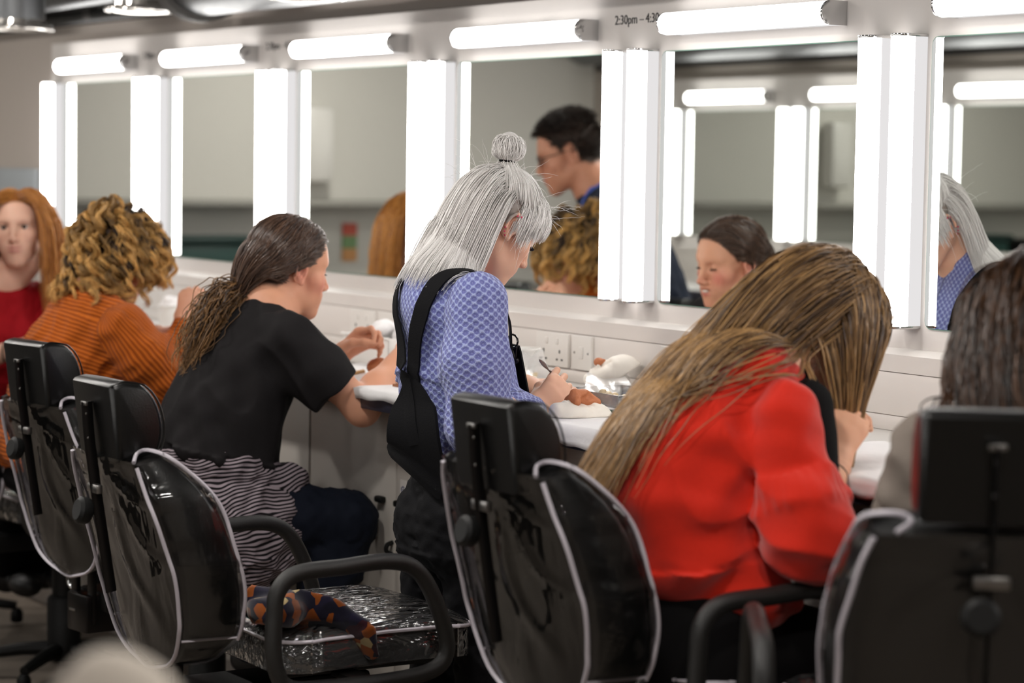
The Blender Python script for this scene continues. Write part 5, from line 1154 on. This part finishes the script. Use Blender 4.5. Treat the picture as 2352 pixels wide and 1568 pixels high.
# ------------------------------------------------------------------ 6 sitter with long dark hair at the right edge
def woman_dark():
    f = np.array((-math.sin(.90), math.cos(.90), 0)); s_ = np.array((f[1], -f[0], 0)); o = np.array((-2.650, -.715, 0)); Z = np.array((0, 0, 1.0)); q = lambda a, b, z: o + s_ * a + f * b + Z * z
    T = Tf(q(0, .09, 1.205), rot(.90, -.25, 0), 1.0); t = thing('person', 'person in grey top seen from behind with long dark brown hair, at the right edge', 'person', (-2.65, -.715, 0))
    sp = np.array([q(0, -.03, .65), q(0, -.03, .79), q(0, -.01, .94), q(0, .015, 1.045), q(0, .03, 1.095)]); shR, elR, wrR = q(.175, .02, 1.035), q(.20, .10, .83), q(.10, .27, .96); shL, elL, wrL = q(-.175, .02, 1.035), q(-.20, .10, .83), q(-.10, .27, .96)
    B = Field(); head_prims(B, T, 'down', jaw=.95); B.chain([T.p((0, -.03, -.04)), T.p((0, -.05, -.09)), sp[4], sp[3]], [.052, .05, .058, .075], .03); B.loft(sp, [.16, .13, .14, .135, .085], [.1, .09, .095, .075, .055], s_, .05); limb(B, shR, elR, wrR, .046, .04, .026); limb(B, shL, elL, wrL, .046, .04, .026)
    hand_prims(B, wrR, nrm(f - s_ * .3), nrm(Z + s_ * .4), 1, ((.5, .8, .5),) * 4); hand_prims(B, wrL, nrm(f + s_ * .3), nrm(Z - s_ * .4), -1, ((.5, .8, .5),) * 4)
    hips = [q(.09, -.01, .64), q(-.09, -.01, .64)]; kn = [q(.11, .26, .62), q(-.11, .30, .62)]; an = [q(.1, .25, .25), q(-.1, .29, .25)]; J = Field(); sit_legs(B, J, hips, kn, an); J.loft([q(0, -.03, .62), q(0, -.03, .74)], [.18, .165], [.125, .115], s_, .05)
    body_mesh(B, T, .0046, (218, 164, 138), t, lin((40, 28, 22))[:3]); brows(T, m_lash, t); lashes(T, m_lash, t, .0085, .006, 12, .5); cloth('trousers', J, .011, m_blackcl, t)
    S = Field(); S.loft([q(0, -.03, .68), q(0, -.035, .79), q(0, -.02, .94), q(0, .01, 1.045), q(0, .028, 1.09)], [.185, .18, .18, .165, .09], [.14, .135, .135, .11, .065], s_, .05); S.chain([shR, shR * .5 + elR * .5, elR, elR * .3 + wrR * .7], [.07, .068, .062, .045], .04); S.chain([shL, shL * .5 + elL * .5, elL, elL * .3 + wrL * .7], [.07, .068, .062, .045], .04)
    SK = Field(); SK.ops = list(S.ops); cloth('grey_top', S, .0065, m_greytop, t, .006, 48, 4)
    mh = hair_mat('dark_brown_hair', (30, 20, 15), (104, 70, 44), .34, .5); HF = Field(); head_coll(HF, T, .004); HF.ops += SK.ops; HF.chain([T.p((0, -.05, -.09)), sp[4]], [.05, .055], .03)
    rng = np.random.default_rng(61); R0, N0 = scalp_roots(T, 3000, hairline_ok, rng=rng); Pw = T.p(R0); sg = np.sign(R0[:, 0] + rng.normal(size=len(R0)) * .01); D0 = np.stack([sg * .15 + R0[:, 0] * 9, np.where(R0[:, 1] > .0, -.35, -.6), .05 + 0 * sg], 1) @ T.R.T
    S_ = grow(HF, Pw, D0, .36 + .10 * rng.random(len(R0)), 26, .004 + .012 * rng.random(len(R0)), .26, .025, 1, lambda P, D, s: -f * (.12 if s < .5 else .04) - s_ * ((P - T.o) @ s_)[:, None] * (1.2 if s > .4 else 0), rng)
    strands('long_hair', S_, .0016, mh, t, np.clip(rng.normal(.3, .22, len(S_)), 0, 1), .3, wave=.006, wl=.12, rng=rng); shoes(t, an, f); return t
dark = woman_dark()
# ------------------------------------------------------------------ 7 man in glasses, seen only in the mirrors
def man_mirror():
    T = Tf((-6.80, -1.15, 1.505), rot(.56, -.30, .0), 1.06); f = np.array((-math.sin(.56), math.cos(.56), 0)); s_ = np.array((f[1], -f[0], 0)); o = T.o * [1, 1, 0] - f * .17; Z = np.array((0, 0, 1.0)); q = lambda a, b, z: o + s_ * a + f * b + Z * z
    t = thing('person', 'man with short dark hair, glasses, navy shirt and blue lanyard, seen only in mirrors', 'person', (o[0], o[1], 0))
    sp = np.array([q(0, -.12, .90), q(0, -.09, 1.03), q(0, -.02, 1.21), q(0, .03, 1.33), q(0, .07, 1.39)]); shR, elR, wrR = q(.21, .04, 1.31), q(.26, .10, 1.04), q(.14, .30, .99); shL, elL, wrL = q(-.21, .04, 1.31), q(-.26, .12, 1.05), q(-.12, .30, 1.0)
    B = Field(); head_prims(B, T, 'down', jaw=1.08, nose=1.12); B.chain([T.p((0, -.03, -.04)), T.p((0, -.05, -.09)), sp[4], sp[3]], [.060, .060, .066, .085], .03); B.loft(sp, [.17, .16, .175, .17, .10], [.12, .12, .12, .09, .07], s_, .05); limb(B, shR, elR, wrR, .054, .044, .03); limb(B, shL, elL, wrL, .054, .044, .03)
    hand_prims(B, wrR, nrm(f - s_ * .4), nrm(Z + s_ * .4), 1, ((.5, .8, .5),) * 4, sc=1.08); hand_prims(B, wrL, nrm(f + s_ * .4), nrm(Z - s_ * .4), -1, ((.5, .8, .5),) * 4, sc=1.08)
    hips = [q(.095, -.12, .90), q(-.095, -.12, .90)]; kn = [q(.11, -.06, .49), q(-.11, -.08, .49)]; an = [q(.11, -.12, .08), q(-.11, -.14, .08)]; J = Field(); sit_legs(B, J, hips, kn, an, 1.05); J.loft([q(0, -.12, .84), q(0, -.12, .98)], [.19, .185], [.135, .135], s_, .05)
    body_mesh(B, T, .0044, (206, 146, 118), t, lin((66, 50, 42))[:3], blush_amt=.45, blush=(.55, .2, .14)); brows(T, m_lash, t, .0022); lashes(T, m_lash, t, .0085, .005, 10, .5); cloth('dark_trousers', J, .010, m_blackcl, t)
    S = Field(); S.loft([q(0, -.12, .92), q(0, -.09, 1.03), q(0, -.02, 1.21), q(0, .03, 1.325), q(0, .065, 1.37)], [.20, .195, .205, .19, .11], [.155, .15, .145, .11, .08], s_, .05); S.chain([shR, shR * .4 + elR * .6], [.078, .074], .04); S.chain([shL, shL * .4 + elL * .6], [.078, .074], .04); SK = Field(); SK.ops = list(S.ops); cloth('navy_shirt', S, .007, m_navy, t, .005, 48, 4)
    ml = mat('blue_lanyard', (70, 100, 190), .6); ribbon('lanyard', [q(.075, .02, 1.405), q(.082, .10, 1.35), q(.05, .15, 1.23), q(.01, .15, 1.12), q(-.03, .15, 1.23), q(-.07, .11, 1.35), q(-.072, .02, 1.405)], .018, .002, ml, t, SK, .004)
    g = thing('eyeglasses', 'black rimmed glasses worn by the man in the mirror', 'glasses', T.p((0, .1, .012)), 0); mg = mat('glasses_frame', (20, 20, 22), .3); ms = film_mat('spectacle_lens', (1, 1, 1), 1, 0, 0)
    for sgn in (-1, 1):
        c = np.array((sgn * .033, .101, .010)); MB().tube([T.p(c + [.024 * math.cos(a), -.3 * abs(.024 * math.cos(a)) * (1 if math.cos(a) * sgn > 0 else 0), .0165 * math.sin(a)]) for a in np.linspace(0, 2 * PI, 20, endpoint=False)], .0018, 6, True).build('lens_rim', mg, g, 60)
        MB().prism([(.023 * math.cos(a), .0158 * math.sin(a)) for a in np.linspace(0, 2 * PI, 20, endpoint=False)], T.p(c), T.R @ [1, 0, 0], T.R @ [0, 0, 1], T.R @ [0, 1, 0], .0012).build('lens', ms, g, 30)
        MB().tube([T.p((sgn * .057, .094, .016)), T.p((sgn * .079, .05, .016)), T.p((sgn * .080, .0, .018)), T.p((sgn * .078, -.02, .008))], .0016, 6).build('temple_arm', mg, g, 60)
    MB().tube([T.p((-.010, .103, .013)), T.p((0, .106, .015)), T.p((.010, .103, .013))], .0016, 6).build('bridge', mg, g, 60)
    mh = hair_mat('short_dark_hair', (28, 22, 20), (64, 52, 46), .5, .35); HF = Field(); head_coll(HF, T); rng = np.random.default_rng(71); R0, N0 = scalp_roots(T, 3400, lambda x, y, z: hairline_ok(x, y, z) & (z > -.02), rng=rng); ln = np.where(R0[:, 2] > .08, .032, .012) + .006 * rng.random(len(R0))
    S_ = grow(HF, T.p(R0), (N0 + np.array([0, .5, .1])) @ T.R.T, ln, 5, .003, .1, .1, rng=rng); strands('short_hair', S_, .0012, mh, t, None, .4, rng=rng); shoes(t, an, f); return t
man = man_mirror()
# ================================================================== things on the worktop and chairs
ZT = .938
m_paper = mat('white_tissue_paper', (232, 230, 230), .85, noise=(30, .25, .02))
m_plaster = mat('white_plaster', (236, 230, 220), .7, noise=(70, .05, .02))
m_clay = mat('terracotta_clay', (184, 112, 72), .6, noise=(120, .25, .15))
m_bagfilm = film_mat('polythene', (1, 1, 1), 16, .35, .34, .45); [setattr(n.inputs['Roughness'], 'default_value', .28) for n in m_bagfilm.node_tree.nodes if n.type == 'BSDF_GLOSSY']
m_tub = mat('white_tub', (228, 226, 222), .3)
def azp(x, y, z):
    v = ray(x, y); return cC + v * ((z - CAM_H) / v[2])
def paper(name, x0, x1, yb, hang, label, seed):
    nx, ny = 60, 40; s = np.linspace(0, 1, ny); L_ = (.612 + yb) + hang; V = []
    X = np.linspace(x0, x1, nx)
    for v in s:
        dist = v * L_; 
        for x in X:
            e = .006 * math.sin(x * 23 + seed) + .004 * math.sin(x * 61 + seed * 2)
            yy = yb - dist; zz = ZT + .0015
            lim = -.618
            if yy < lim + .0: over = lim - yy; yy = lim - .006 - .004 * math.sin(x * 40 + seed) * over / max(hang, .01); zz = ZT + .002 - over * (1 + e * 14)
            V.append((x + .004 * math.sin(yy * 30 + seed), yy, zz))
    V = np.array(V); top = V[:, 1] > -.612; V[top, 2] += np.abs(snoise(V[top], 26, seed)) * .0022 + np.abs(snoise(V[top], 70, seed + 1)) * .0009
    fr = ~top; V[fr, 1] -= np.abs(snoise(V[fr], 34, seed)) * .004
    Fc = [(j * nx + i, j * nx + i + 1, (j + 1) * nx + i + 1, (j + 1) * nx + i) for j in range(ny - 1) for i in range(nx - 1)]
    o = MB().add(V, Fc).build(name, m_paper, None, 180); sm = o.modifiers.new('thickness', 'SOLIDIFY'); sm.thickness = .0012; sm.offset = 1
    return tag(o, label, 'paper', 'paper sheets on the worktop')
paper('tissue_paper', -4.60, -3.63, -.26, .046, 'white tissue paper over the worktop edge in front of the silver haired woman', 1)
paper('tissue_paper', -5.62, -4.76, -.20, .030, 'white tissue paper under the bent elbow of the black T-shirt sitter', 4)
paper('tissue_paper', -3.60, -2.95, -.22, .040, 'white tissue paper before the red sweater sitter', 7)
paper('tissue_paper', -6.62, -5.78, -.16, .030, 'white tissue paper before the orange jumper sitter', 9)
# plaster faces
def face_cast(name, o, R, sc, cut, label, h=.0026):
    T = Tf(o, R, sc); F = Field(); head_prims(F, T, 'shut', ear=False, jaw=.98)
    c = T.p((0, cut - .2, 0)); F.rbox(c, np.array((.5, .4, .5)) * sc, .003 * sc, T.R, .006 * sc, True)
    V, Q = F.mesh(h); ob = mesh_obj(name, V, Q, m_plaster, None, True); tag(ob, label, 'face cast', 'plaster face casts'); return T, ob
T1, fc1 = face_cast('plaster_face', (-4.245, -.505, ZT + .003 - .050 * .68), np.array([(-1, 0, 0), (0, 0, 1), (0, 1, 0)], float).T, .68, .050, 'white plaster face lying face up on the paper, under the clay nose')
hr_ = np.array((.53, .846, 0)); f2 = nrm(-.55 * hr_ + .83 * np.array((0, 0, 1))); u2 = nrm(.83 * hr_ + .55 * np.array((0, 0, 1)))
T2, fc2 = face_cast('plaster_face', (-4.690, -.105, .962), np.stack([np.cross(f2, u2), f2, u2], 1), .58, .012, 'white plaster face leaning on the trunking inside clear plastic')
def clay_piece(name, c, fn, label, h=.002, parent=None):
    F = Field(); fn(F, np.asarray(c, float)); F.disp = lambda P: snoise(P, 160, 3) * .0006 + snoise(P, 60, 5) * .0010
    V, Q = F.mesh(h); o = mesh_obj(name, V, Q, m_clay, parent, True); return tag(o, label, 'clay', 'clay pieces') if label else o
def nose_clay(F, c):
    a = lambda x, y, z: T1.p((x, y, z))
    F.cone(a(-.012, .092, .050), a(.0, .108, .010), .011, .014, .016); F.cone(a(.022, .092, .046), a(.0, .108, .010), .011, .013, .016); F.cone(a(0, .108, .012), a(0, .118, -.022), .012, .013, .012); F.cone(a(-.022, .098, -.030), a(.022, .098, -.030), .010, .010, .01)
    F.ell(a(-.024, .116, .020), (.0085, .0085, .0085), None, .006, True); F.ell(a(.012, .122, -.036), (.005, .005, .005), None, .003, True); F.ell(a(-.030, .104, .0), (.010, .010, .010), None, .006, True)
clay_piece('clay_nose', T1.o, nose_clay, 'brown clay nose being shaped on the plaster face under her hands')
clay_piece('clay_nose', T2.o, lambda F, c: (F.ell(T2.p((0, .110, -.020)), (.0115, .0105, .010), None, .006), F.cone(T2.p((0, .10, .0)), T2.p((0, .112, -.02)), .005, .008, .006)), 'small brown clay nose on the leaning plaster face')
cl = azp(860, 842, ZT + .02); clay_piece('clay_lump', cl, lambda F, c: (F.ell(c, (.022, .018, .018), None, .01), F.ell(c + [.012, .01, .012], (.012, .014, .012), None, .01)), 'small brown clay lump below the raised hand of the black T-shirt sitter', .003)
for k in range(14):
    x = -4.30 + RNG.random() * .42; y = -.56 + RNG.random() * .2 - .02; 
    if -4.36 < x < -4.16 and y > -.60: x = -4.12 + RNG.random() * .30
    tag(MB().ball((x, y, ZT + .0045), (.0025 + .002 * RNG.random(), .002, .0014), 6).build('clay_crumb', m_clay), 'tiny brown clay crumb on the white tissue paper', 'crumb', 'clay crumbs on the paper')
# sculpting tool in her right hand
a_ = at(1238, 824, .520); b_ = at(1312, 906, .450); ax = nrm(b_ - a_); sv = nrm(np.cross(ax, cF))
tl = thing('sculpting_tool', 'slim steel modelling tool with flat blade held in her right hand', 'tool', a_)
mb = MB(); mb.tube([a_ + ax * .030, a_ + ax * .05, b_], [.0022, .0028, .0026], 8); mb.build('tool_shaft', m_steel, tl, 60)
pts = [a_ + ax * u for u in (0, .004, .012, .020, .027, .032)]; V = []; w = [.0006, .0030, .0046, .0044, .0030, .0018]; tn = nrm(np.cross(ax, sv))
for p, q in zip(pts, w): V += [p + sv * q, p + tn * .0010, p - sv * q, p - tn * .0010]
MB().add(V, [(k * 4 + j, k * 4 + (j + 1) % 4, (k + 1) * 4 + (j + 1) % 4, (k + 1) * 4 + j) for k in range(5) for j in range(4)]).build('tool_blade', m_steel, tl, 60)
# clear bag, tray and glass plate
def sheet(name, A, Bc, C_, D, bulge, m, parent, n=26, seed=1, amp=.006):
    A, Bc, C_, D = map(np.asarray, (A, Bc, C_, D)); nn = nrm(np.cross(Bc - A, D - A)); V = []
    for i in range(n):
        for j in range(n):
            u, v = j / (n - 1), i / (n - 1); p = (A * (1 - u) + Bc * u) * (1 - v) + (D * (1 - u) + C_ * u) * v
            p = p + nn * bulge * math.sin(PI * u) * math.sin(PI * min(1, v * 1.1)) - np.array([0, 0, .03]) * math.sin(PI * v) * .5; V.append(p)
    V = np.array(V); V += nn * (snoise(V, 45, seed) * amp + snoise(V, 110, seed + 1) * amp * .35)[:, None]; V[:, 2] = np.maximum(V[:, 2], ZT + .002)
    return MB().add(V, [(i * n + j, i * n + j + 1, (i + 1) * n + j + 1, (i + 1) * n + j) for i in range(n - 1) for j in range(n - 1)]).build(name, m, parent, 180)
bg = thing('plastic_bag', 'crumpled clear plastic bag draped from the leaning plaster face to the tray', 'bag', azp(1400, 925, ZT))
sheet('bag_front', at(1350, 858, .17), at(1420, 836, .075), azp(1492, 922, ZT + .012), azp(1322, 926, ZT + .012), .02, m_bagfilm, bg, seed=3)
sheet('bag_side', at(1420, 836, .075), at(1425, 840, .06), azp(1500, 905, ZT + .01), azp(1492, 922, ZT + .012), .01, m_bagfilm, bg, seed=6)
tr = thing('clear_tray', 'shallow clear plastic tray with pale crumbs under the plastic bag', 'tray', (-4.44, -.27, ZT))
mb = MB(); mb.box((-4.44, -.27, ZT + .004), (.22, .16, .003), .001); [mb.box(c, s, .001) for c, s in (((-4.44, -.35, ZT + .018), (.22, .003, .03)), ((-4.44, -.19, ZT + .018), (.22, .003, .03)), ((-4.55, -.27, ZT + .018), (.003, .16, .03)), ((-4.33, -.27, ZT + .018), (.003, .16, .03)))]; mb.build('tray_shell', film_mat('tray_plastic', (1, 1, 1), 8, .15, .22), tr, 30)
mb = MB(); [mb.ball((-4.44 + RNG.normal() * .04, -.27 + RNG.normal() * .03, ZT + .012 + RNG.random() * .006), .006 + .006 * RNG.random(), 8) for _ in range(26)]; pc = mb.build('pale_crumbs', mat('pale_wax', (226, 206, 170), .5), tr); pc['kind'] = 'stuff'
gp = thing('glass_plate', 'glass palette plate with dark green edge right of the plaster face', 'plate', (-4.13, -.33, ZT))
MB().box((-4.13, -.33, ZT + .008), (.30, .17, .005)).build('glass_sheet', film_mat('plate_glass', (1, 1, 1), 2, 0, .10), gp, 0)
mb = MB(); mb.box((-4.13, -.4165, ZT + .008), (.302, .003, .006)); mb.box((-3.979, -.33, ZT + .008), (.003, .17, .006)); mb.build('glass_edge', mat('green_glass_edge', (14, 62, 46), .15), gp, 0)
# tubs, bottles and clutter
def tub(name, c, r0, r1, h, m, label, cat='tub', tape=None, crumple=True):
    t = thing(name, label, cat, c); MB().lathe([(r0, 0), (r0 * 1.01, .003), (r1, h), (r1 * 1.05, h), (r1 * 1.05, h + .005), (r1 * .97, h + .005), (r0 * .95, .006)], c, n=32).build('tub_wall', m, t, 40)
    if tape: MB().lathe([(r0 * 1.035, .008), (r0 + (r1 - r0) * .3 + .0015, .028)], c, n=32, caps=False).build('yellow_band', tape, t, 60)
    if crumple:
        F = Field(); c2 = np.asarray(c) + [0, 0, h - .005]; F.ell(c2, (r1 * .9, r1 * .9, .03), None, .01); [F.ell(c2 + [RNG.normal() * r1 * .4, RNG.normal() * r1 * .4, .015 + RNG.random() * .015], (.018, .018, .016), None, .01) for _ in range(7)]
        F.disp = lambda P: snoise(P, 70, 5) * .005; V, Q = F.mesh(.005); mesh_obj('tissue_filling', V, Q, m_paper, t)
    return t
c = azp(1203, 880, ZT + .002); tub('plastic_cup', c, .030, .039, .082, m_tub, 'white plastic cup with yellow band behind the lilac blue jumper', 'cup', mat('yellow_tape', (236, 190, 30), .4), False)
sheet('polythene_wrap', c + [.035, -.03, .085], c + [.04, .03, .085], c + [.085, .03, .004], c + [.08, -.05, .004], .01, m_bagfilm, None, 16, 8, .006); tag(bpy.data.objects['polythene_wrap'], 'crumpled clear wrap against the white plastic cup', 'wrap')
gb = MB().box(c + [.05, .0, .006], (.03, .05, .010), .003).build('green_stopper', mat('green_plastic', (40, 90, 56), .4), None, 30); tag(gb, 'small dark green stopper at the foot of the white cup', 'stopper')
q = azp(770, 850, ZT); bx = thing('white_box', 'white plastic box full of crumpled tissue behind the raised hand', 'box', (-5.60, -.21, ZT))
mb = MB(); mb.box((-5.60, -.21, ZT + .004), (.25, .15, .006), .002); [mb.box(cc, ss, .002) for cc, ss in (((-5.60, -.283, ZT + .04), (.25, .004, .075)), ((-5.60, -.137, ZT + .04), (.25, .004, .075)), ((-5.723, -.21, ZT + .04), (.004, .15, .075)), ((-5.477, -.21, ZT + .04), (.004, .15, .075)))]; mb.box((-5.6, -.286, ZT + .076), (.26, .008, .006), .002); mb.build('box_shell', m_tub, bx, 30)
F = Field(); [F.ell((-5.60 + RNG.normal() * .06, -.21 + RNG.normal() * .03, ZT + .072 + RNG.random() * .022), (.03, .026, .02), None, .012) for _ in range(14)]; F.disp = lambda P: snoise(P, 75, 3) * .006; V, Q = F.mesh(.005); mesh_obj('tissue_filling', V, Q, m_paper, bx)
tub('round_tub', (-5.235, -.17, ZT), .045, .055, .075, m_tub, 'round white tub between the raised hand and the blue sleeve', 'tub')
q = at(492, 690, .12); tub('pink_pot', (q[0], -.12, ZT), .022, .026, .05, mat('pink_plastic', (206, 140, 146), .4), 'small pink pot above the brown ponytail', 'pot', None, False)
tag(MB().tube([azp(775, 853, ZT + .008), azp(800, 850, ZT + .008)], .006, 10).build('blue_pen', mat('blue_pen_plastic', (40, 66, 190), .35), None, 60), 'short blue pen below the wrist of the raised hand', 'pen')
tag(MB().tube([azp(805, 858, ZT + .007), azp(835, 852, ZT + .007)], .005, 8).build('wooden_stick', mat('pale_wood', (206, 168, 112), .6), None, 60), 'pale wooden stick beside the blue pen', 'stick')
pa = thing('metal_palette', 'steel palette with brown edge left of the lilac blue jumper', 'palette', (-4.93, -.48, ZT)); MB().box((-4.93, -.48, ZT + .012), (.13, .11, .004), .001).build('palette_plate', m_chrome, pa, 30); MB().box((-4.93, -.48, ZT + .006), (.14, .12, .007), .002).build('palette_base', mat('palette_brown', (150, 96, 60), .6), pa, 30)
# spray bottle
c = np.array((-7.50, -.30, ZT)); sb = thing('spray_bottle', 'clear blue spray bottle with blue trigger head beside the red hair', 'bottle', c)
MB().lathe([(.001, 0), (.034, .001), (.036, .01), (.036, .11), (.030, .15), (.014, .175), (.013, .195)], c, n=28).build('bottle_body', mat('pale_blue_plastic', (120, 176, 200), .2), sb, 50)
mb = MB(); mb.lathe([(.016, .19), (.016, .215)], c, n=16); mb.box(c + [.012, 0, .232], (.07, .022, .026), .006); mb.box(c + [.034, 0, .20], (.010, .012, .05), .004, rot(0, 0, .35)); mb.build('trigger_head', mat('blue_trigger', (20, 50, 200), .35), sb, 40)
for k, (x, y, lb) in enumerate(((-7.02, -.2, 'white tub before the red haired girl'), (-6.75, -.16, 'white tub between the red haired girl and the curly head'))): tub('round_tub', (x, y, ZT), .04, .046, .07, m_tub, lb, 'tub')
# scarf on the empty chair
m_scarf = mat('patterned_wool', (150, 84, 30), .95, spec=.1, sheen=.3); N, L, bs = nodes(m_scarf)
tc = N.new('ShaderNodeTexCoord'); vo = N.new('ShaderNodeTexVoronoi'); vo.inputs['Scale'].default_value = 42; L.new(tc.outputs['Object'], vo.inputs['Vector']); sx_ = N.new('ShaderNodeSeparateColor'); L.new(vo.outputs['Color'], sx_.inputs[0])
cr = ramp(m_scarf.node_tree, sx_.outputs[0], [(0, (18, 17, 34)), (.24, (122, 62, 18)), (.40, (46, 16, 26)), (.60, (146, 74, 20)), (.70, (22, 19, 40)), (.92, (170, 150, 108)), (.975, (26, 116, 116))]); cr.node.color_ramp.interpolation = 'CONSTANT'; L.new(cr, bs.inputs['Base Color'])
F = Field(); sc_ = thing('scarf', 'patterned scarf in orange, navy and maroon lying on the empty chair seat', 'scarf', (-4.22, -1.16, .56))
zs = .566
F.loft([(-4.30, -1.25, zs + .03), (-4.24, -1.195, zs + .020), (-4.185, -1.14, zs + .010), (-4.150, -1.09, zs - .025), (-4.135, -1.065, zs - .07)], [.045, .042, .042, .045, .032], [.024, .020, .018, .018, .013], (.4, -.3, .9), .02); F.ell((-4.20, -1.245, zs + .03), (.06, .055, .035), None, .03)
F.disp = lambda P: (np.abs(snoise(P * [1, .6, 1], 52, 4)) - .5) * .010
V, Q = F.mesh(.0045); mesh_obj('scarf_cloth', V, Q, m_scarf, sc_)
# pale cloth bag on a stool in the near left foreground
ps = atz(245, 1500, 1.75); px_, py_, pz = float(ps[0]), float(ps[1]), float(ps[2]); sh_ = pz - .27
st = thing('stool', 'tall dark stool carrying the pale cloth bag, below the bottom left frame edge', 'stool', (px_, py_, 0)); MB().lathe([(.15, sh_ - .05), (.17, sh_ - .045), (.17, sh_ - .01), (.15, sh_)], (px_, py_, 0), n=32).build('seat', m_vinyl, st, 40); MB().lathe([(.03, .03), (.03, sh_ - .05)], (px_, py_, 0), n=16).build('column', m_black, st, 40); MB().lathe([(.20, 0), (.20, .012), (.05, .035)], (px_, py_, 0), n=32).build('base_disc', m_steel, st, 40)
F = Field(); c = np.array((px_, py_, sh_ + .002)); F.ell(c + [0, 0, .105], (.105, .09, .105), None, .05); F.ell(c + [.005, .005, .195], (.050, .045, .075), None, .08); F.ell(c + [0, 0, .05], (.115, .10, .05), None, .04); F.disp = lambda P: (np.abs(snoise(P, 40, 3)) - .5) * .006; V, Q = F.mesh(.006)
tag(mesh_obj('cloth_bag', V, Q, mat('pale_canvas', (206, 196, 184), .85)), 'pale cloth bag, a soft blur at the bottom left of the photo', 'bag')
